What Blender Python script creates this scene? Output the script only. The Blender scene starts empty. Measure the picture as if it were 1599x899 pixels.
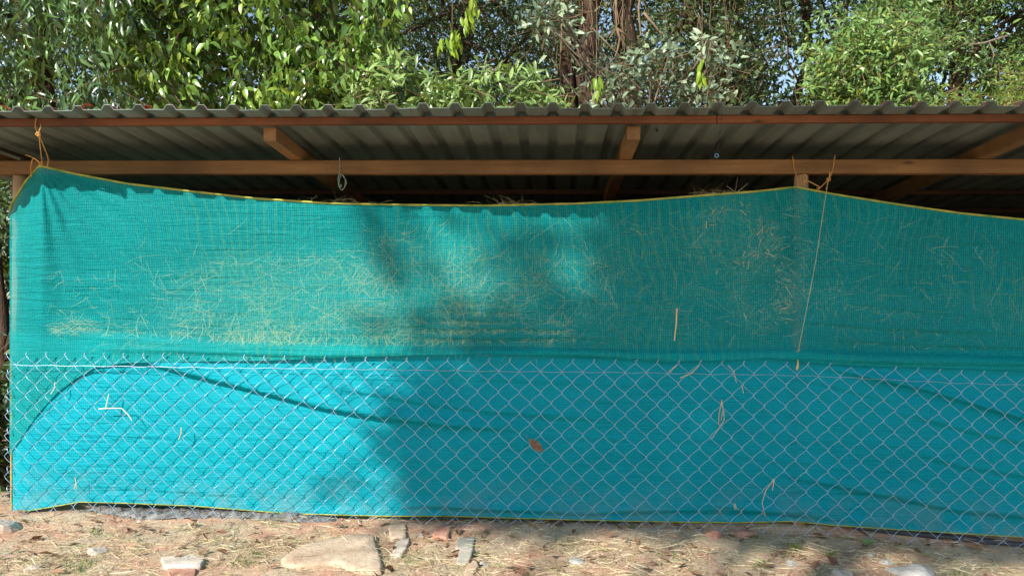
import bpy, math, random
import numpy as np
from mathutils import Vector, Matrix, noise

random.seed(7)
rng = np.random.default_rng(7)
scene = bpy.context.scene
COL = scene.collection

# ------------------------------------------------------------------ camera
F_PX = 1163.0
CAM = Vector((0.0, -5.3, 1.64))
YAW, PITCH, ROLL = math.radians(2.95), math.radians(0.15), math.radians(0.4)
_fw = Vector((-math.sin(YAW), math.cos(YAW), 0)); _rt = Vector((math.cos(YAW), math.sin(YAW), 0)); _up = Vector((0, 0, 1))
_fw, _up = (_fw*math.cos(PITCH) - _up*math.sin(PITCH)), (_up*math.cos(PITCH) + _fw*math.sin(PITCH))
_rt, _up = (_rt*math.cos(ROLL) + _up*math.sin(ROLL)), (_up*math.cos(ROLL) - _rt*math.sin(ROLL))
cd = bpy.data.cameras.new('camera'); cam = bpy.data.objects.new('camera', cd); COL.objects.link(cam)
M = Matrix((( _rt.x, _up.x, -_fw.x, CAM.x), (_rt.y, _up.y, -_fw.y, CAM.y), (_rt.z, _up.z, -_fw.z, CAM.z), (0, 0, 0, 1)))
cam.matrix_world = M
cd.sensor_width = 36; cd.lens = F_PX/1599*36; cd.clip_start = 0.05; cd.clip_end = 2000
scene.camera = cam

# ------------------------------------------------------------------ world and sun
SUN_DIR = Vector((-0.74, -1.0, 0.80)).normalized()      # towards the sun: behind the viewer, to the left
elev = math.asin(SUN_DIR.z); az = math.atan2(SUN_DIR.x, SUN_DIR.y)
w = bpy.data.worlds.new('World'); scene.world = w; w.use_nodes = True
nt = w.node_tree; bg = nt.nodes['Background']
sky = nt.nodes.new('ShaderNodeTexSky'); sky.sky_type = 'NISHITA'; sky.sun_disc = False
sky.sun_elevation = elev; sky.sun_rotation = az; sky.air_density = 1.2; sky.dust_density = 0.6
nt.links.new(sky.outputs[0], bg.inputs[0]); bg.inputs[1].default_value = 0.115
sd = bpy.data.lights.new('sun', 'SUN'); sd.energy = 5.0; sd.angle = math.radians(0.53); sd.color = (1.0, 0.94, 0.84)
sun = bpy.data.objects.new('sun', sd); COL.objects.link(sun)
sun.rotation_euler = SUN_DIR.to_track_quat('Z', 'Y').to_euler(); sun.location = (-6, -8, 9)
vs = scene.view_settings
vs.view_transform = 'Standard'; vs.look = 'None'; vs.exposure = 0.63; vs.gamma = 1.0; vs.use_curve_mapping = False
cy = scene.cycles
cy.max_bounces = 8; cy.transparent_max_bounces = 24; cy.transmission_bounces = 6; cy.diffuse_bounces = 4

# ------------------------------------------------------------------ helpers
def P(px, py, Y):
    """point of the plane y = Y seen in direction px, py"""
    d = _fw + _rt*((px-799.5)/F_PX) - _up*((py-449.5)/F_PX)
    return CAM + d*((Y-CAM.y)/d.y)
def PG(px, py, z=-.042):
    d = _fw + _rt*((px-799.5)/F_PX) - _up*((py-449.5)/F_PX)
    return CAM + d*((z-CAM.z)/d.z)
def interp(x, pts):
    return float(np.interp(x, [p[0] for p in pts], [p[1] for p in pts]))
def sstep(a, b, x):
    t = min(1, max(0, (x-a)/(b-a))); return t*t*(3-2*t)

def tag(o, label=None, cat=None, group=None, kind=None):
    if label: o['label'] = label
    if cat: o['category'] = cat
    if group: o['group'] = group
    if kind: o['kind'] = kind
    return o
def empty(name, loc=(0, 0, 0), **k):
    o = bpy.data.objects.new(name, None); COL.objects.link(o); o.location = loc; o.empty_display_size = 0.1
    return tag(o, **k)
def link(name, me, mat, parent=None, smooth=False):
    o = bpy.data.objects.new(name, me); COL.objects.link(o)
    if mat: me.materials.append(mat)
    if smooth: me.polygons.foreach_set('use_smooth', [True]*len(me.polygons))
    if parent:
        o.parent = parent; o.location = -parent.location
    return o

class MB:
    def __init__(s): s.v = []; s.f = []
    def quad(s, a, b, c, d):
        n = len(s.v); s.v += [tuple(a), tuple(b), tuple(c), tuple(d)]; s.f.append((n, n+1, n+2, n+3))
    def box(s, lo, hi, bev=0.0, jit=0.0):
        x0, y0, z0 = lo; x1, y1, z1 = hi; b = bev
        # eight corners cut into chamfers along the long edges
        n = len(s.v)
        if b <= 0:
            for z in (z0, z1):
                for x, y in ((x0, y0), (x1, y0), (x1, y1), (x0, y1)): s.v.append((x, y, z))
            s.f += [(n, n+3, n+2, n+1), (n+4, n+5, n+6, n+7), (n, n+1, n+5, n+4), (n+1, n+2, n+6, n+5), (n+2, n+3, n+7, n+6), (n+3, n, n+4, n+7)]
        else:
            pts = []
            for (x, y) in ((x0+b, y0), (x1-b, y0), (x1, y0+b), (x1, y1-b), (x1-b, y1), (x0+b, y1), (x0, y1-b), (x0, y0+b)): pts.append((x, y))
            for z, k in ((z0, b), (z0+b, 0), (z1-b, 0), (z1, b)):
                cx, cyy = (x0+x1)/2, (y0+y1)/2
                for (x, y) in pts:
                    sx = k if x < cx else -k; sy = k if y < cyy else -k
                    s.v.append((x+sx, y+sy, z))
            s.f.append(tuple(n+7-i for i in range(8))); s.f.append(tuple(n+24+i for i in range(8)))
            for r in range(3):
                for i in range(8):
                    j = (i+1) % 8
                    s.f.append((n+r*8+i, n+r*8+j, n+r*8+8+j, n+r*8+8+i))
    def tube(s, pts, rad, sides=6, cap=True):
        pts = [Vector(p) for p in pts]; k = len(pts)
        if k < 2: return
        rads = rad if hasattr(rad, '__len__') else [rad]*k
        n0 = len(s.v); prev = None
        for i, p in enumerate(pts):
            t = (pts[min(i+1, k-1)] - pts[max(i-1, 0)])
            if t.length < 1e-9: t = Vector((0, 0, 1))
            t.normalize()
            if prev is None:
                a = t.cross(Vector((0, 0, 1)) if abs(t.z) < .9 else Vector((1, 0, 0))).normalized()
            else:
                a = prev - t*prev.dot(t)
                a = a.normalized() if a.length > 1e-6 else t.orthogonal().normalized()
            prev = a; b = t.cross(a)
            for j in range(sides):
                th = 2*math.pi*j/sides
                s.v.append(tuple(p + (a*math.cos(th) + b*math.sin(th))*rads[i]))
        for i in range(k-1):
            for j in range(sides):
                j2 = (j+1) % sides
                s.f.append((n0+i*sides+j, n0+i*sides+j2, n0+(i+1)*sides+j2, n0+(i+1)*sides+j))
        if cap:
            s.f.append(tuple(n0+sides-1-j for j in range(sides)))
            s.f.append(tuple(n0+(k-1)*sides+j for j in range(sides)))
    def build(s, name, mat, parent=None, smooth=False):
        me = bpy.data.meshes.new(name); me.from_pydata(s.v, [], s.f); me.update()
        return link(name, me, mat, parent, smooth)

def mesh_np(name, V, Fq, Ft, attrs=None):
    """fast mesh from numpy: V (n,3), quads (m,4), tris (k,3)"""
    me = bpy.data.meshes.new(name)
    nq, ntr = len(Fq), len(Ft)
    me.vertices.add(len(V)); me.vertices.foreach_set('co', V.astype(np.float32).ravel())
    loops = np.concatenate([Fq.ravel(), Ft.ravel()]).astype(np.int32)
    me.loops.add(len(loops)); me.loops.foreach_set('vertex_index', loops)
    me.polygons.add(nq+ntr)
    starts = np.concatenate([np.arange(nq)*4, nq*4+np.arange(ntr)*3]).astype(np.int32)
    me.polygons.foreach_set('loop_start', starts)
    for k, a in (attrs or {}).items():
        at = me.attributes.new(k, 'FLOAT', 'POINT'); at.data.foreach_set('value', a.astype(np.float32))
    me.update(calc_edges=True); me.validate()
    return me

# ---- materials
class NT:
    def __init__(s, name):
        s.m = bpy.data.materials.new(name); s.m.use_nodes = True; s.t = s.m.node_tree; s.t.nodes.clear()
        s.out = s.t.nodes.new('ShaderNodeOutputMaterial')
    def n(s, typ, ins=None, **props):
        nd = s.t.nodes.new(typ)
        for k, v in props.items(): setattr(nd, k, v)
        for k, v in (ins or {}).items():
            sock = nd.inputs[k]
            if hasattr(v, 'is_output') or isinstance(v, bpy.types.NodeSocket): s.t.links.new(v, sock)
            else: sock.default_value = v
        return nd
    def coord(s, scale=(1, 1, 1), kind='Object', rot=(0, 0, 0)):
        tc = s.n('ShaderNodeTexCoord')
        return s.n('ShaderNodeMapping', {'Vector': tc.outputs[kind], 'Scale': scale, 'Rotation': rot}).outputs[0]
    def noise(s, vec, scale, detail=4, rough=.55, dist=0.0):
        return s.n('ShaderNodeTexNoise', {'Vector': vec, 'Scale': scale, 'Detail': detail, 'Roughness': rough, 'Distortion': dist}).outputs['Fac']
    def ramp(s, fac, stops, interp='LINEAR'):
        r = s.n('ShaderNodeValToRGB', {'Fac': fac}); cr = r.color_ramp; cr.interpolation = interp
        while len(cr.elements) < len(stops): cr.elements.new(0.5)
        for e, (p, c) in zip(cr.elements, stops):
            e.position = p; e.color = (c, c, c, 1) if not hasattr(c, '__len__') else (*c, 1)
        return r.outputs[0]
    def math(s, op, a, b=0.0, c=0.0, clamp=False):
        return s.n('ShaderNodeMath', {0: a, 1: b, 2: c}, operation=op, use_clamp=clamp).outputs[0]
    def mix(s, fac, a, b, blend='MIX'):
        nd = s.n('ShaderNodeMix', data_type='RGBA', blend_type=blend)
        for i, v in ((0, fac), (6, a), (7, b)):
            if isinstance(v, bpy.types.NodeSocket): s.t.links.new(v, nd.inputs[i])
            else: nd.inputs[i].default_value = v if i == 0 else ((*v, 1) if len(v) == 3 else v)
        return nd.outputs[2]
    def bump(s, h, strength=.5, dist=.01, normal=None):
        ins = {'Height': h, 'Strength': strength, 'Distance': dist}
        if normal is not None: ins['Normal'] = normal
        return s.n('ShaderNodeBump', ins).outputs[0]
    def pbr(s, color, rough=.8, normal=None, spec=.3, metal=0.0):
        ins = {'Base Color': color if isinstance(color, bpy.types.NodeSocket) else (*color, 1), 'Roughness': rough, 'Specular IOR Level': spec, 'Metallic': metal}
        if normal is not None: ins['Normal'] = normal
        return s.n('ShaderNodeBsdfPrincipled', ins).outputs[0]
    def done(s, sh):
        s.t.links.new(sh, s.out.inputs[0]); return s.m

def mat_simple(name, c0, c1, scale=8, rough=.8, stretch=(1, 1, 1), bump=.3, bdist=.01, spec=.25, metal=0):
    T = NT(name); v = T.coord(stretch); f = T.noise(v, scale, 6, .6); g = T.noise(v, scale*5, 3, .6)
    col = T.mix(T.ramp(f, [(.32, 0.), (.68, 1.)]), c0, c1)
    return T.done(T.pbr(col, rough, T.bump(g, bump, bdist), spec, metal))

def mat_wood(name, c0, c1, axis='X'):
    T = NT(name)
    st = {'X': (.6, 9, 9), 'Y': (9, .6, 9), 'Z': (9, 9, .6)}[axis]
    v = T.coord(st); f = T.noise(v, 3, 6, .65, .6); g = T.noise(v, 11, 4, .6)
    big = T.noise(T.coord((1, 1, 1)), 1.3, 3)
    col = T.mix(T.ramp(f, [(.3, 0.), (.7, 1.)]), c0, c1)
    col = T.mix(T.ramp(big, [(.40, 0.), (.64, .65)]), col, (c0[0]*.4, c0[1]*.42, c0[2]*.5))
    kn = T.n('ShaderNodeTexVoronoi', {'Vector': T.coord({'X': (1, 3, 3), 'Y': (3, 1, 3), 'Z': (3, 3, 1)}[axis]), 'Scale': 1.7}).outputs['Distance']
    col = T.mix(T.ramp(kn, [(.03, .7), (.09, 0.)]), col, (.03, .015, .008))
    return T.done(T.pbr(col, .72, T.bump(g, .35, .004), .25))

def mat_leaf(name, lo, hi, trans=.35, rough=.32, spec=.55, yellow=None):
    """leaf: tint per leaf from the mesh attribute"""
    T = NT(name)
    a = T.n('ShaderNodeAttribute', attribute_name='tint').outputs['Fac']
    col = T.ramp(a, [(0., lo), (.55, tuple((l+h)/2 for l, h in zip(lo, hi))), (.92, hi), (1., yellow or hi)])
    bs = T.n('ShaderNodeBsdfPrincipled', {'Base Color': col, 'Roughness': rough, 'Specular IOR Level': spec}).outputs[0]
    tcol = T.mix(.55, col, (.32, .42, .03), 'MIX')
    tl = T.n('ShaderNodeBsdfTranslucent', {'Color': tcol}).outputs[0]
    return T.done(T.n('ShaderNodeMixShader', {0: trans, 1: bs, 2: tl}).outputs[0])

WOOD_X = mat_wood('wood_along_x', (.17, .09, .034), (.28, .155, .062), 'X')
WOOD_RED = mat_wood('wood_reddish', (.16, .058, .024), (.26, .10, .04), 'X')
WOOD_Y = mat_wood('wood_along_y', (.24, .125, .048), (.36, .205, .085), 'Y')
WOOD_Z = mat_wood('wood_along_z', (.46, .30, .16), (.62, .44, .26), 'Z')
WOOD_SHADED = mat_wood('wood_shaded_inside', (.06, .03, .018), (.12, .06, .03), 'X')  # inner purlins: shade under the roof put into the wood colour
BARK = mat_simple('bark_brown', (.03, .02, .014), (.11, .065, .042), 5, .95, (3, 3, .5), .9, .03)
BARK_G = mat_simple('bark_grey', (.10, .08, .06), (.26, .22, .17), 6, .9, (3, 3, .6), .7, .02)
TWIG = mat_simple('twig_wood', (.12, .08, .05), (.27, .19, .12), 9, .85)
ROPE = mat_simple('jute_rope', (.45, .22, .06), (.62, .36, .12), 60, .9, (1, 1, 1), .5, .002)
STRAW_M = None

# ------------------------------------------------------------------ ground
def ghash(x, y):
    return noise.noise(Vector((x*1.3, y*1.3, 3.1)))*.020 + noise.noise(Vector((x*5, y*5, 7.7)))*.009 + noise.noise(Vector((x*17, y*17, 1.7)))*.004
def gz(x, y):
    near = 1-sstep(6, 14, math.hypot(x, y))
    h = ghash(x, y)*near-.042
    h += .05*sstep(.5, .9, x)*sstep(-.02, .03, y)*near
    h -= .085*sstep(.6, 3.6, x)*near                      # falls a little to the right
    h += .02*math.exp(-((y+.12)/.14)**2)*(noise.noise(Vector((x*2.2, 0, 5)))+.4)*near
    h += .9*sstep(-5.0, -9, x)*sstep(-1, 5, y)*(1-sstep(20, 60, math.hypot(x, y)))   # bank left of the shed
    return h
def axis_vals(fine0, fine1, step, far):
    a = list(np.arange(fine0, fine1+1e-6, step)); s = step; x = fine1
    while x < far: s *= 1.22; x += s; a.append(x)
    s = step; x = fine0; b = []
    while x > -far: s *= 1.22; x -= s; b.append(x)
    return b[::-1] + a
gx = axis_vals(-5.2, 5.6, .03, 600); gy = axis_vals(-1.9, .3, .025, 600)
V = np.array([(x, y, gz(x, y)) for y in gy for x in gx]); nx_, ny_ = len(gx), len(gy)
idx = np.arange(nx_*ny_).reshape(ny_, nx_)
Fq = np.stack([idx[:-1, :-1], idx[:-1, 1:], idx[1:, 1:], idx[1:, :-1]], -1).reshape(-1, 4)
T = NT('soil'); v = T.coord()
n1 = T.noise(v, 1.1, 5, .6); n2 = T.noise(v, 9, 8, .7); n3 = T.noise(v, 55, 5, .7); n4 = T.noise(v, 3.2, 6, .65, .8)
sx = T.n('ShaderNodeSeparateXYZ', {0: v}).outputs
red = T.mix(T.ramp(n2, [(.3, 0.), (.7, 1.)]), (.42, .20, .125), (.72, .43, .30))
tan = T.mix(T.ramp(n3, [(.3, 0.), (.7, 1.)]), (.38, .29, .19), (.66, .53, .38))
col = T.mix(T.ramp(T.math('ADD', T.math('MULTIPLY', n1, .5), T.math('MULTIPLY', n4, .5)), [(.42, 0.), (.56, 1.)]), red, tan)
col = T.mix(T.ramp(n3, [(.60, 0.), (.72, .6)]), col, (.62, .52, .40))
col = T.mix(T.ramp(n3, [(.30, .7), (.42, 0.)]), col, (.10, .05, .03))
hgt = T.math('ADD', T.math('MULTIPLY', n2, .6), T.math('MULTIPLY', n3, .4))
SOIL = T.done(T.pbr(col, .95, T.bump(hgt, .9, .03), .15))
go = link('ground', mesh_np('ground', V, Fq, np.zeros((0, 3), int)), SOIL, smooth=True); tag(go, kind='structure')

# ------------------------------------------------------------------ shed
SL = 0.08
def roofz(y): return 2.715 - SL*(y+.55)            # underside of the sheet
shed = empty('shed', (0, 0, 0), label='open timber hay shed under a low ribbed sheet roof, behind the green net', cat='shed')
XR0, XR1, YR0, YR1 = -4.95, 6.2, -.745, 3.6
# corrugated sheets: trapezoid ribs, red painted above, grey below
T = NT('roof_underside'); v = T.coord((1, .25, 1)); f = T.noise(v, 4, 6, .65)
geo = T.n('ShaderNodeNewGeometry')
nz = T.n('ShaderNodeSeparateXYZ', {0: geo.outputs['Normal']}).outputs['Z']
grey = T.mix(T.ramp(f, [(.3, 0.), (.7, 1.)]), (.125, .155, .135), (.215, .26, .225))  # grey tinted green to stand in for light bounced off the net
redc = T.mix(T.ramp(f, [(.3, 0.), (.7, 1.)]), (.36, .06, .05), (.45, .15, .12))
st = T.noise(T.coord((5, .35, 1)), 2.2, 6, .7)
grey = T.mix(T.ramp(st, [(.52, 0.), (.72, .65)]), grey, (.10, .075, .05))
SHEET_G = T.done(T.pbr(grey, .45, T.bump(T.noise(v, 30, 3), .08, .002), .4))
T = NT('roof_red_paint'); f = T.noise(T.coord(), 12, 5)
SHEET_R = T.done(T.pbr(T.mix(f, (.38, .07, .06), (.30, .13, .11)), .55))
def rib_profile():
    xs = []; x = XR0; k = 0
    while x < XR1:
        xs += [(x, 0), (x+.118, 0), (x+.139, .031), (x+.177, .031)]; x += .2
    xs.append((x, 0)); return xs
prof = rib_profile()
ys = [YR0 + (YR1-YR0)*t for t in (0, .01, .25, .5, .75, 1)]
# two sheets of slightly different lengths give the uneven eave
def sheet(name, dz, mat, flip, y0):
    m = MB()
    for j, y in enumerate(ys):
        for i, (x, h) in enumerate(prof):
            yy = y
            if j == 0: yy = YR0 + .012*noise.noise(Vector((x*.9, 0, 0))) + (.014 if int((x-XR0)/1.0) % 2 else 0) + y0
            m.v.append((x, yy, roofz(yy)+h+dz-(.003 if j < 2 else 0)+(.003*noise.noise(Vector((x*3, y, 2))))))
    n = len(prof)
    for j in range(len(ys)-1):
        for i in range(n-1):
            q = (j*n+i, j*n+i+1, (j+1)*n+i+1, (j+1)*n+i); m.f.append(q[::-1] if flip else q)
    return m
rm = sheet('roof', 0, None, True, 0); rt = sheet('roof', .0035, None, False, 0)
b0 = len(rm.v); rm.v += rt.v; rm.f += [tuple(i+b0 for i in f) for f in rt.f]
n = len(prof)
fe = []
for i in range(n-1): fe.append((i, i+1, b0+i+1, b0+i))
nf_under = len(rm.f) - len(rt.f)
rm.f += fe
roof = rm.build('roof', SHEET_G, shed)
roof.data.materials.append(SHEET_R)
for i, p in enumerate(roof.data.polygons):
    if nf_under <= i < nf_under+len(rt.f): p.material_index = 1

def sloped_beam(m, x0, x1, y0, y1, h, gap=0.0):
    v = []
    for y in (y0, y1):
        zt = roofz(y)-gap
        for x in (x0, x1):
            v += [(x, y, zt-h), (x, y, zt)]
    n = len(m.v); m.v += v
    # 0:(x0,y0,bot)1:(x0,y0,top)2:(x1,y0,bot)3:(x1,y0,top)4..7 at y1
    m.f += [(n, n+2, n+3, n+1), (n+4, n+5, n+7, n+6), (n, n+1, n+5, n+4), (n+2, n+6, n+7, n+3), (n, n+4, n+6, n+2), (n+1, n+3, n+7, n+5)]
# eave purlin (two lengths) and purlins behind
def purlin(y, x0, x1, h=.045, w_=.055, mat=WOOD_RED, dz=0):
    if y > 0: mat = WOOD_SHADED
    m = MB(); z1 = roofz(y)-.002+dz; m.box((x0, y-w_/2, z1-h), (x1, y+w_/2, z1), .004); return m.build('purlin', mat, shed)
purlin(-.56, -4.9, 1.03); purlin(-.562, 1.034, 6.1, dz=-.001)
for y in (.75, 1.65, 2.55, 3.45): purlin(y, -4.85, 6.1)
# rafters below the purlins, resting on the beam
for x in (-4.21, -1.845, .525, 2.985, 5.35):
    m = MB(); sloped_beam(m, x-.042, x+.042, -.50 if x < 2 else -.545, 3.55, .085, .046); m.build('rafter', WOOD_Y, shed)
# main front beam and back beam
m = MB(); zb = roofz(0)-.046-.085-.002; m.box((-5.0, -.005, zb-.100), (6.2, .085, zb), .006); m.build('beam', WOOD_X, shed)
m = MB(); z2 = roofz(3.3)-.046-.085-.002; m.box((-4.6, 3.26, z2-.10), (6.2, 3.34, z2), .006); m.build('beam', WOOD_X, shed)
for x, y in ((P(31, 292, .07).x, .075), (1.765, .072), (5.4, .072), (-3.99, 3.3), (1.765, 3.3), (5.4, 3.3)):
    m = MB(); zt = (zb if y < 1 else z2)-.1
    pts = [(x+.006*noise.noise(Vector((x, z, 0))), y, z) for z in np.linspace(-.05, zt-.001, 9)]
    m.tube(pts, [.053-.004*i/8 for i in range(9)], 12); m.build('post', WOOD_Z, shed, True)
# nails in the beam above the post
NAIL = mat_simple('nail_steel', (.03, .03, .03), (.07, .06, .06), 30, .6)
for dx, dz in ((.012, .035), (-.002, .07), (.022, .066)):
    m = MB(); m.tube([(1.765+dx, -.009, zb-.1+dz), (1.765+dx, -.002, zb-.1+dz)], .004, 6); m.build('nail', NAIL, shed)
# plank wall closing the back
T = NT('back_planks'); v = T.coord((1, 1, .15)); f = T.noise(v, 8, 5)
PLANK = T.done(T.pbr(T.mix(f, (.05, .035, .025), (.13, .09, .06)), .9))
m = MB(); x = -4.0
while x < 6.05:
    wd = .19; m.box((x, 3.36, 0), (x+wd-.006, 3.385, roofz(3.38)-.004)); x += wd
y = .16
while y < 3.3:
    m.box((-4.03, y, 0), (-4.005, y+.184, roofz(y+.184)-.05)); m.box((6.1, y, 0), (6.125, y+.184, roofz(y+.184)-.05)); y += .19
m.build('back_wall', PLANK, shed)

# ------------------------------------------------------------------ hay inside the shed
T = NT('hay_mass'); v = T.coord()
f = T.noise(v, 20, 8, .8, 1.5); g = T.noise(T.coord((1, 1, .4)), 90, 4, .7, 1.0); big = T.noise(v, 3.0, 3)
col = T.mix(T.ramp(f, [(.35, 0.), (.65, 1.)]), (.16, .115, .045), (.50, .40, .19))
col = T.mix(T.ramp(g, [(.40, .75), (.55, 0.)]), col, (.06, .045, .02))
HAYM = T.done(T.pbr(col, .95, T.bump(g, .9, .02), .1))
T = NT('straw'); a = T.n('ShaderNodeAttribute', attribute_name='tint').outputs['Fac']
sc_ = T.ramp(a, [(0., (.28, .21, .12)), (.5, (.64, .53, .33)), (.85, (.82, .72, .50)), (.93, (.30, .36, .12)), (1., (.34, .40, .14))])
STRAW = T.done(T.n('ShaderNodeMixShader', {0: .25, 1: T.pbr(sc_, .6, None, .35), 2: T.n('ShaderNodeBsdfTranslucent', {'Color': sc_}).outputs[0]}).outputs[0])

T = NT('straw_in_weave'); a = T.n('ShaderNodeAttribute', attribute_name='tint').outputs['Fac']
sc_ = T.ramp(a, [(0., (.10, .34, .18)), (.5, (.28, .54, .34)), (.9, (.62, .74, .52))])
STRAW_NET = T.done(T.n('ShaderNodeMixShader', {0: .64, 1: T.pbr(sc_, .7, None, .15), 2: T.n('ShaderNodeBsdfTransparent').outputs[0]}).outputs[0])
def net_y(px, py):
    """depth of the upper net (metres along y) as it hangs"""
    top = interp(px, [(10, .0), (22, -.015), (40, -.08), (60, -.18), (66, -.215), (100, -.19), (200, -.175), (300, -.155), (430, -.12), (560, -.07), (750, -.015), (900, .0), (1100, -.03), (1200, -.04), (1243, -.025), (1300, -.03), (1450, -.02), (1600, -.01), (2300, .0)])
    low = interp(px, [(10, -.005), (22, -.02), (45, -.040), (2300, -.042)])
    t = sstep(600, 260, py) if px < 600 else sstep(560, 290, py)
    return low*(1-t) + top*t

def strips(name, pts0, dirs, length, width, bend, tint, mat, parent=None, segs=3, flat=False):
    """many thin bent ribbons as one mesh"""
    N = len(pts0); d = dirs/np.linalg.norm(dirs, axis=1, keepdims=True)
    r = rng.normal(size=(N, 3))
    if flat: r = r*.25+np.array([0, 1., 0])
    side = np.cross(d, r); side /= np.linalg.norm(side, axis=1, keepdims=True)+1e-9
    bv = rng.normal(size=(N, 3)); bv -= d*(bv*d).sum(1, keepdims=True)
    if flat: bv[:, 1] *= .02
    # face the ribbon roughly upwards / outwards
    verts = []
    for k in range(segs+1):
        t = k/segs-.5
        c = pts0 + d*(length[:, None]*t) + bv*(bend[:, None]*(t*t-.08))
        wk = width*(1-.55*abs(2*t)**2)
        verts.append(c - side*wk[:, None]/2); verts.append(c + side*wk[:, None]/2)
    Vv = np.stack(verts, 1).reshape(-1, 3)
    base = np.arange(N)[:, None]*(2*(segs+1)); fs = []
    for k in range(segs): fs.append(base + np.array([[2*k, 2*k+1, 2*k+3, 2*k+2]]))
    Fq = np.stack(fs, 1).reshape(-1, 4)
    me = mesh_np(name, Vv, Fq, np.zeros((0, 3), int), {'tint': np.repeat(tint, 2*(segs+1))})
    return link(name, me, mat, parent)

# big heap: lumpy solid
def lumpy_box(name, x0, x1, y0, y1, topf, mat, parent=None, nxs=70, nzs=26):
    vs_, fs_ = [], []
    for j in range(nzs+1):
        for i in range(nxs+1):
            x = x0+(x1-x0)*i/nxs; t = j/nzs
            zt = topf(x)
            if t < .7: z = zt*t/.7; y = y0+.05*t
            else: z = zt+(t-.7)*.25; y = y0+.05+(t-.7)/.3*(y1-y0)
            q = Vector((x*3, y*3, z*3)); q2 = q*3.3
            y -= .10*noise.noise(q)+.04*noise.noise(q2)
            z += (.09*noise.noise(q+Vector((9, 0, 0)))+.035*noise.noise(q2+Vector((9, 0, 0))))*(1 if j > 3 else 0)
            vs_.append((x, y, max(z, -.03)))
    for j in range(nzs):
        for i in range(nxs):
            a = j*(nxs+1)+i; fs_.append((a, a+1, a+nxs+2, a+nxs+1))
    m = MB(); m.v = vs_; m.f = fs_; return m.build(name, mat, parent, True)
topf = lambda x: interp(x, [(-3.2, .9), (-2.9, 1.7), (-2.4, 2.02), (-1.0, 2.10), (-.2, 2.12), (.6, 2.13), (1.2, 2.2), (1.6, 2.1), (1.9, 1.7), (2.6, 1.6), (5.5, 1.5)])
hp = lumpy_box('hay_pile', -3.2, 5.6, .27, 3.1, topf, HAYM)
tag(hp, 'long heap of loose dry hay filling the shed behind the green net', 'hay pile', kind='stuff')

# loose stalks pressed against the inside of the net (and caught in its weave)
def in_blobs(n, blobs):
    out = []
    wts = np.array([b[4] for b in blobs], float); wts /= wts.sum()
    for k in rng.choice(len(blobs), n, p=wts):
        cx, cyy, rx, ry, _ = blobs[k]
        a = rng.uniform(0, 2*math.pi); r = math.sqrt(rng.uniform())
        out.append((cx+rx*r*math.cos(a)+rng.normal()*rx*.1, cyy+ry*r*math.sin(a)+rng.normal()*ry*.1))
    return out
blobs = [(450, 470, 190, 75, 5), (380, 510, 120, 35, 2), (600, 450, 110, 90, 3), (750, 450, 110, 75, 3.4), (700, 520, 200, 25, 1.5), (880, 460, 60, 80, 1.4),
         (1000, 450, 90, 90, 1.0), (1140, 370, 62, 60, 1.4), (1185, 460, 45, 60, .9), (1100, 460, 60, 90, .7), (1330, 440, 80, 90, .9), (1450, 450, 150, 80, .7), (1650, 440, 200, 90, .8), (1900, 430, 250, 90, .8)]
def straw_on_net(name, n, off, lo, hi, wid, blb, label, kind='stuff', ang=None, zmax=543):
    pts, dirs = [], []
    for (px, py) in in_blobs(n, blb):
        topy = net_top(px)+28
        py = max(py, topy)
        if py > zmax-4: py = zmax-rng.uniform(2, (zmax-topy)*.45)
        if noise.noise(Vector((px*.013, py*.02, 5)))+.5*noise.noise(Vector((px*.04, py*.06, 9)))+rng.normal()*.22 < -.05: px += rng.normal()*140; py = min(max(py+rng.normal()*25, topy), zmax-rng.uniform(0, 6))
        if px < 80: px = rng.uniform(260, 900)
        py = max(py, net_top(px)+28)
        Y = yu(px, py) + off()
        pts.append(tuple(P(px, py, Y)))
        th = rng.uniform(0, math.pi) if ang is None else ang()
        dirs.append((math.cos(th), rng.normal()*.02, math.sin(th)))
    L = rng.uniform(lo, hi, n)
    o = strips(name, np.array(pts), np.array(dirs), L, np.full(n, wid)*rng.uniform(.7, 1.4, n), L*rng.uniform(0, .9, n), rng.uniform(.25, .88, n), STRAW_NET, segs=5, flat=True)
    # keep the ribbons thin in depth: flatten them onto the cloth
    return o

TOP = [(14, 332), (20, 316), (40, 284), (62, 259), (85, 264), (120, 272), (200, 287), (300, 299), (400, 310), (520, 318), (640, 320), (760, 321), (900, 318), (1000, 313), (1100, 305), (1180, 299), (1243, 292), (1300, 303), (1400, 319), (1500, 333), (1599, 343), (1800, 352), (2000, 345), (2300, 320)]
def net_top(px): return interp(px, TOP)
SEAM = [(10, 515), (60, 522), (200, 527), (400, 541), (600, 546), (900, 548), (1100, 552), (1240, 549), (1400, 556), (1600, 562), (2300, 570)]
UBOT = [(10, 720), (22, 700), (60, 645), (90, 612), (120, 590), (150, 573), (200, 566), (400, 563), (600, 556), (760, 552), (900, 557), (1050, 564), (1140, 562), (1200, 558), (1260, 566), (1340, 571), (1600, 578), (2300, 585)]
LBOT = [(10, 803), (25, 800), (80, 791), (125, 783), (200, 785), (300, 789), (450, 801), (600, 805), (700, 805), (900, 811), (1050, 814), (1150, 815), (1240, 813), (1300, 819), (1400, 826), (1500, 832), (1599, 838), (1800, 850), (2300, 880)]

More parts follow.
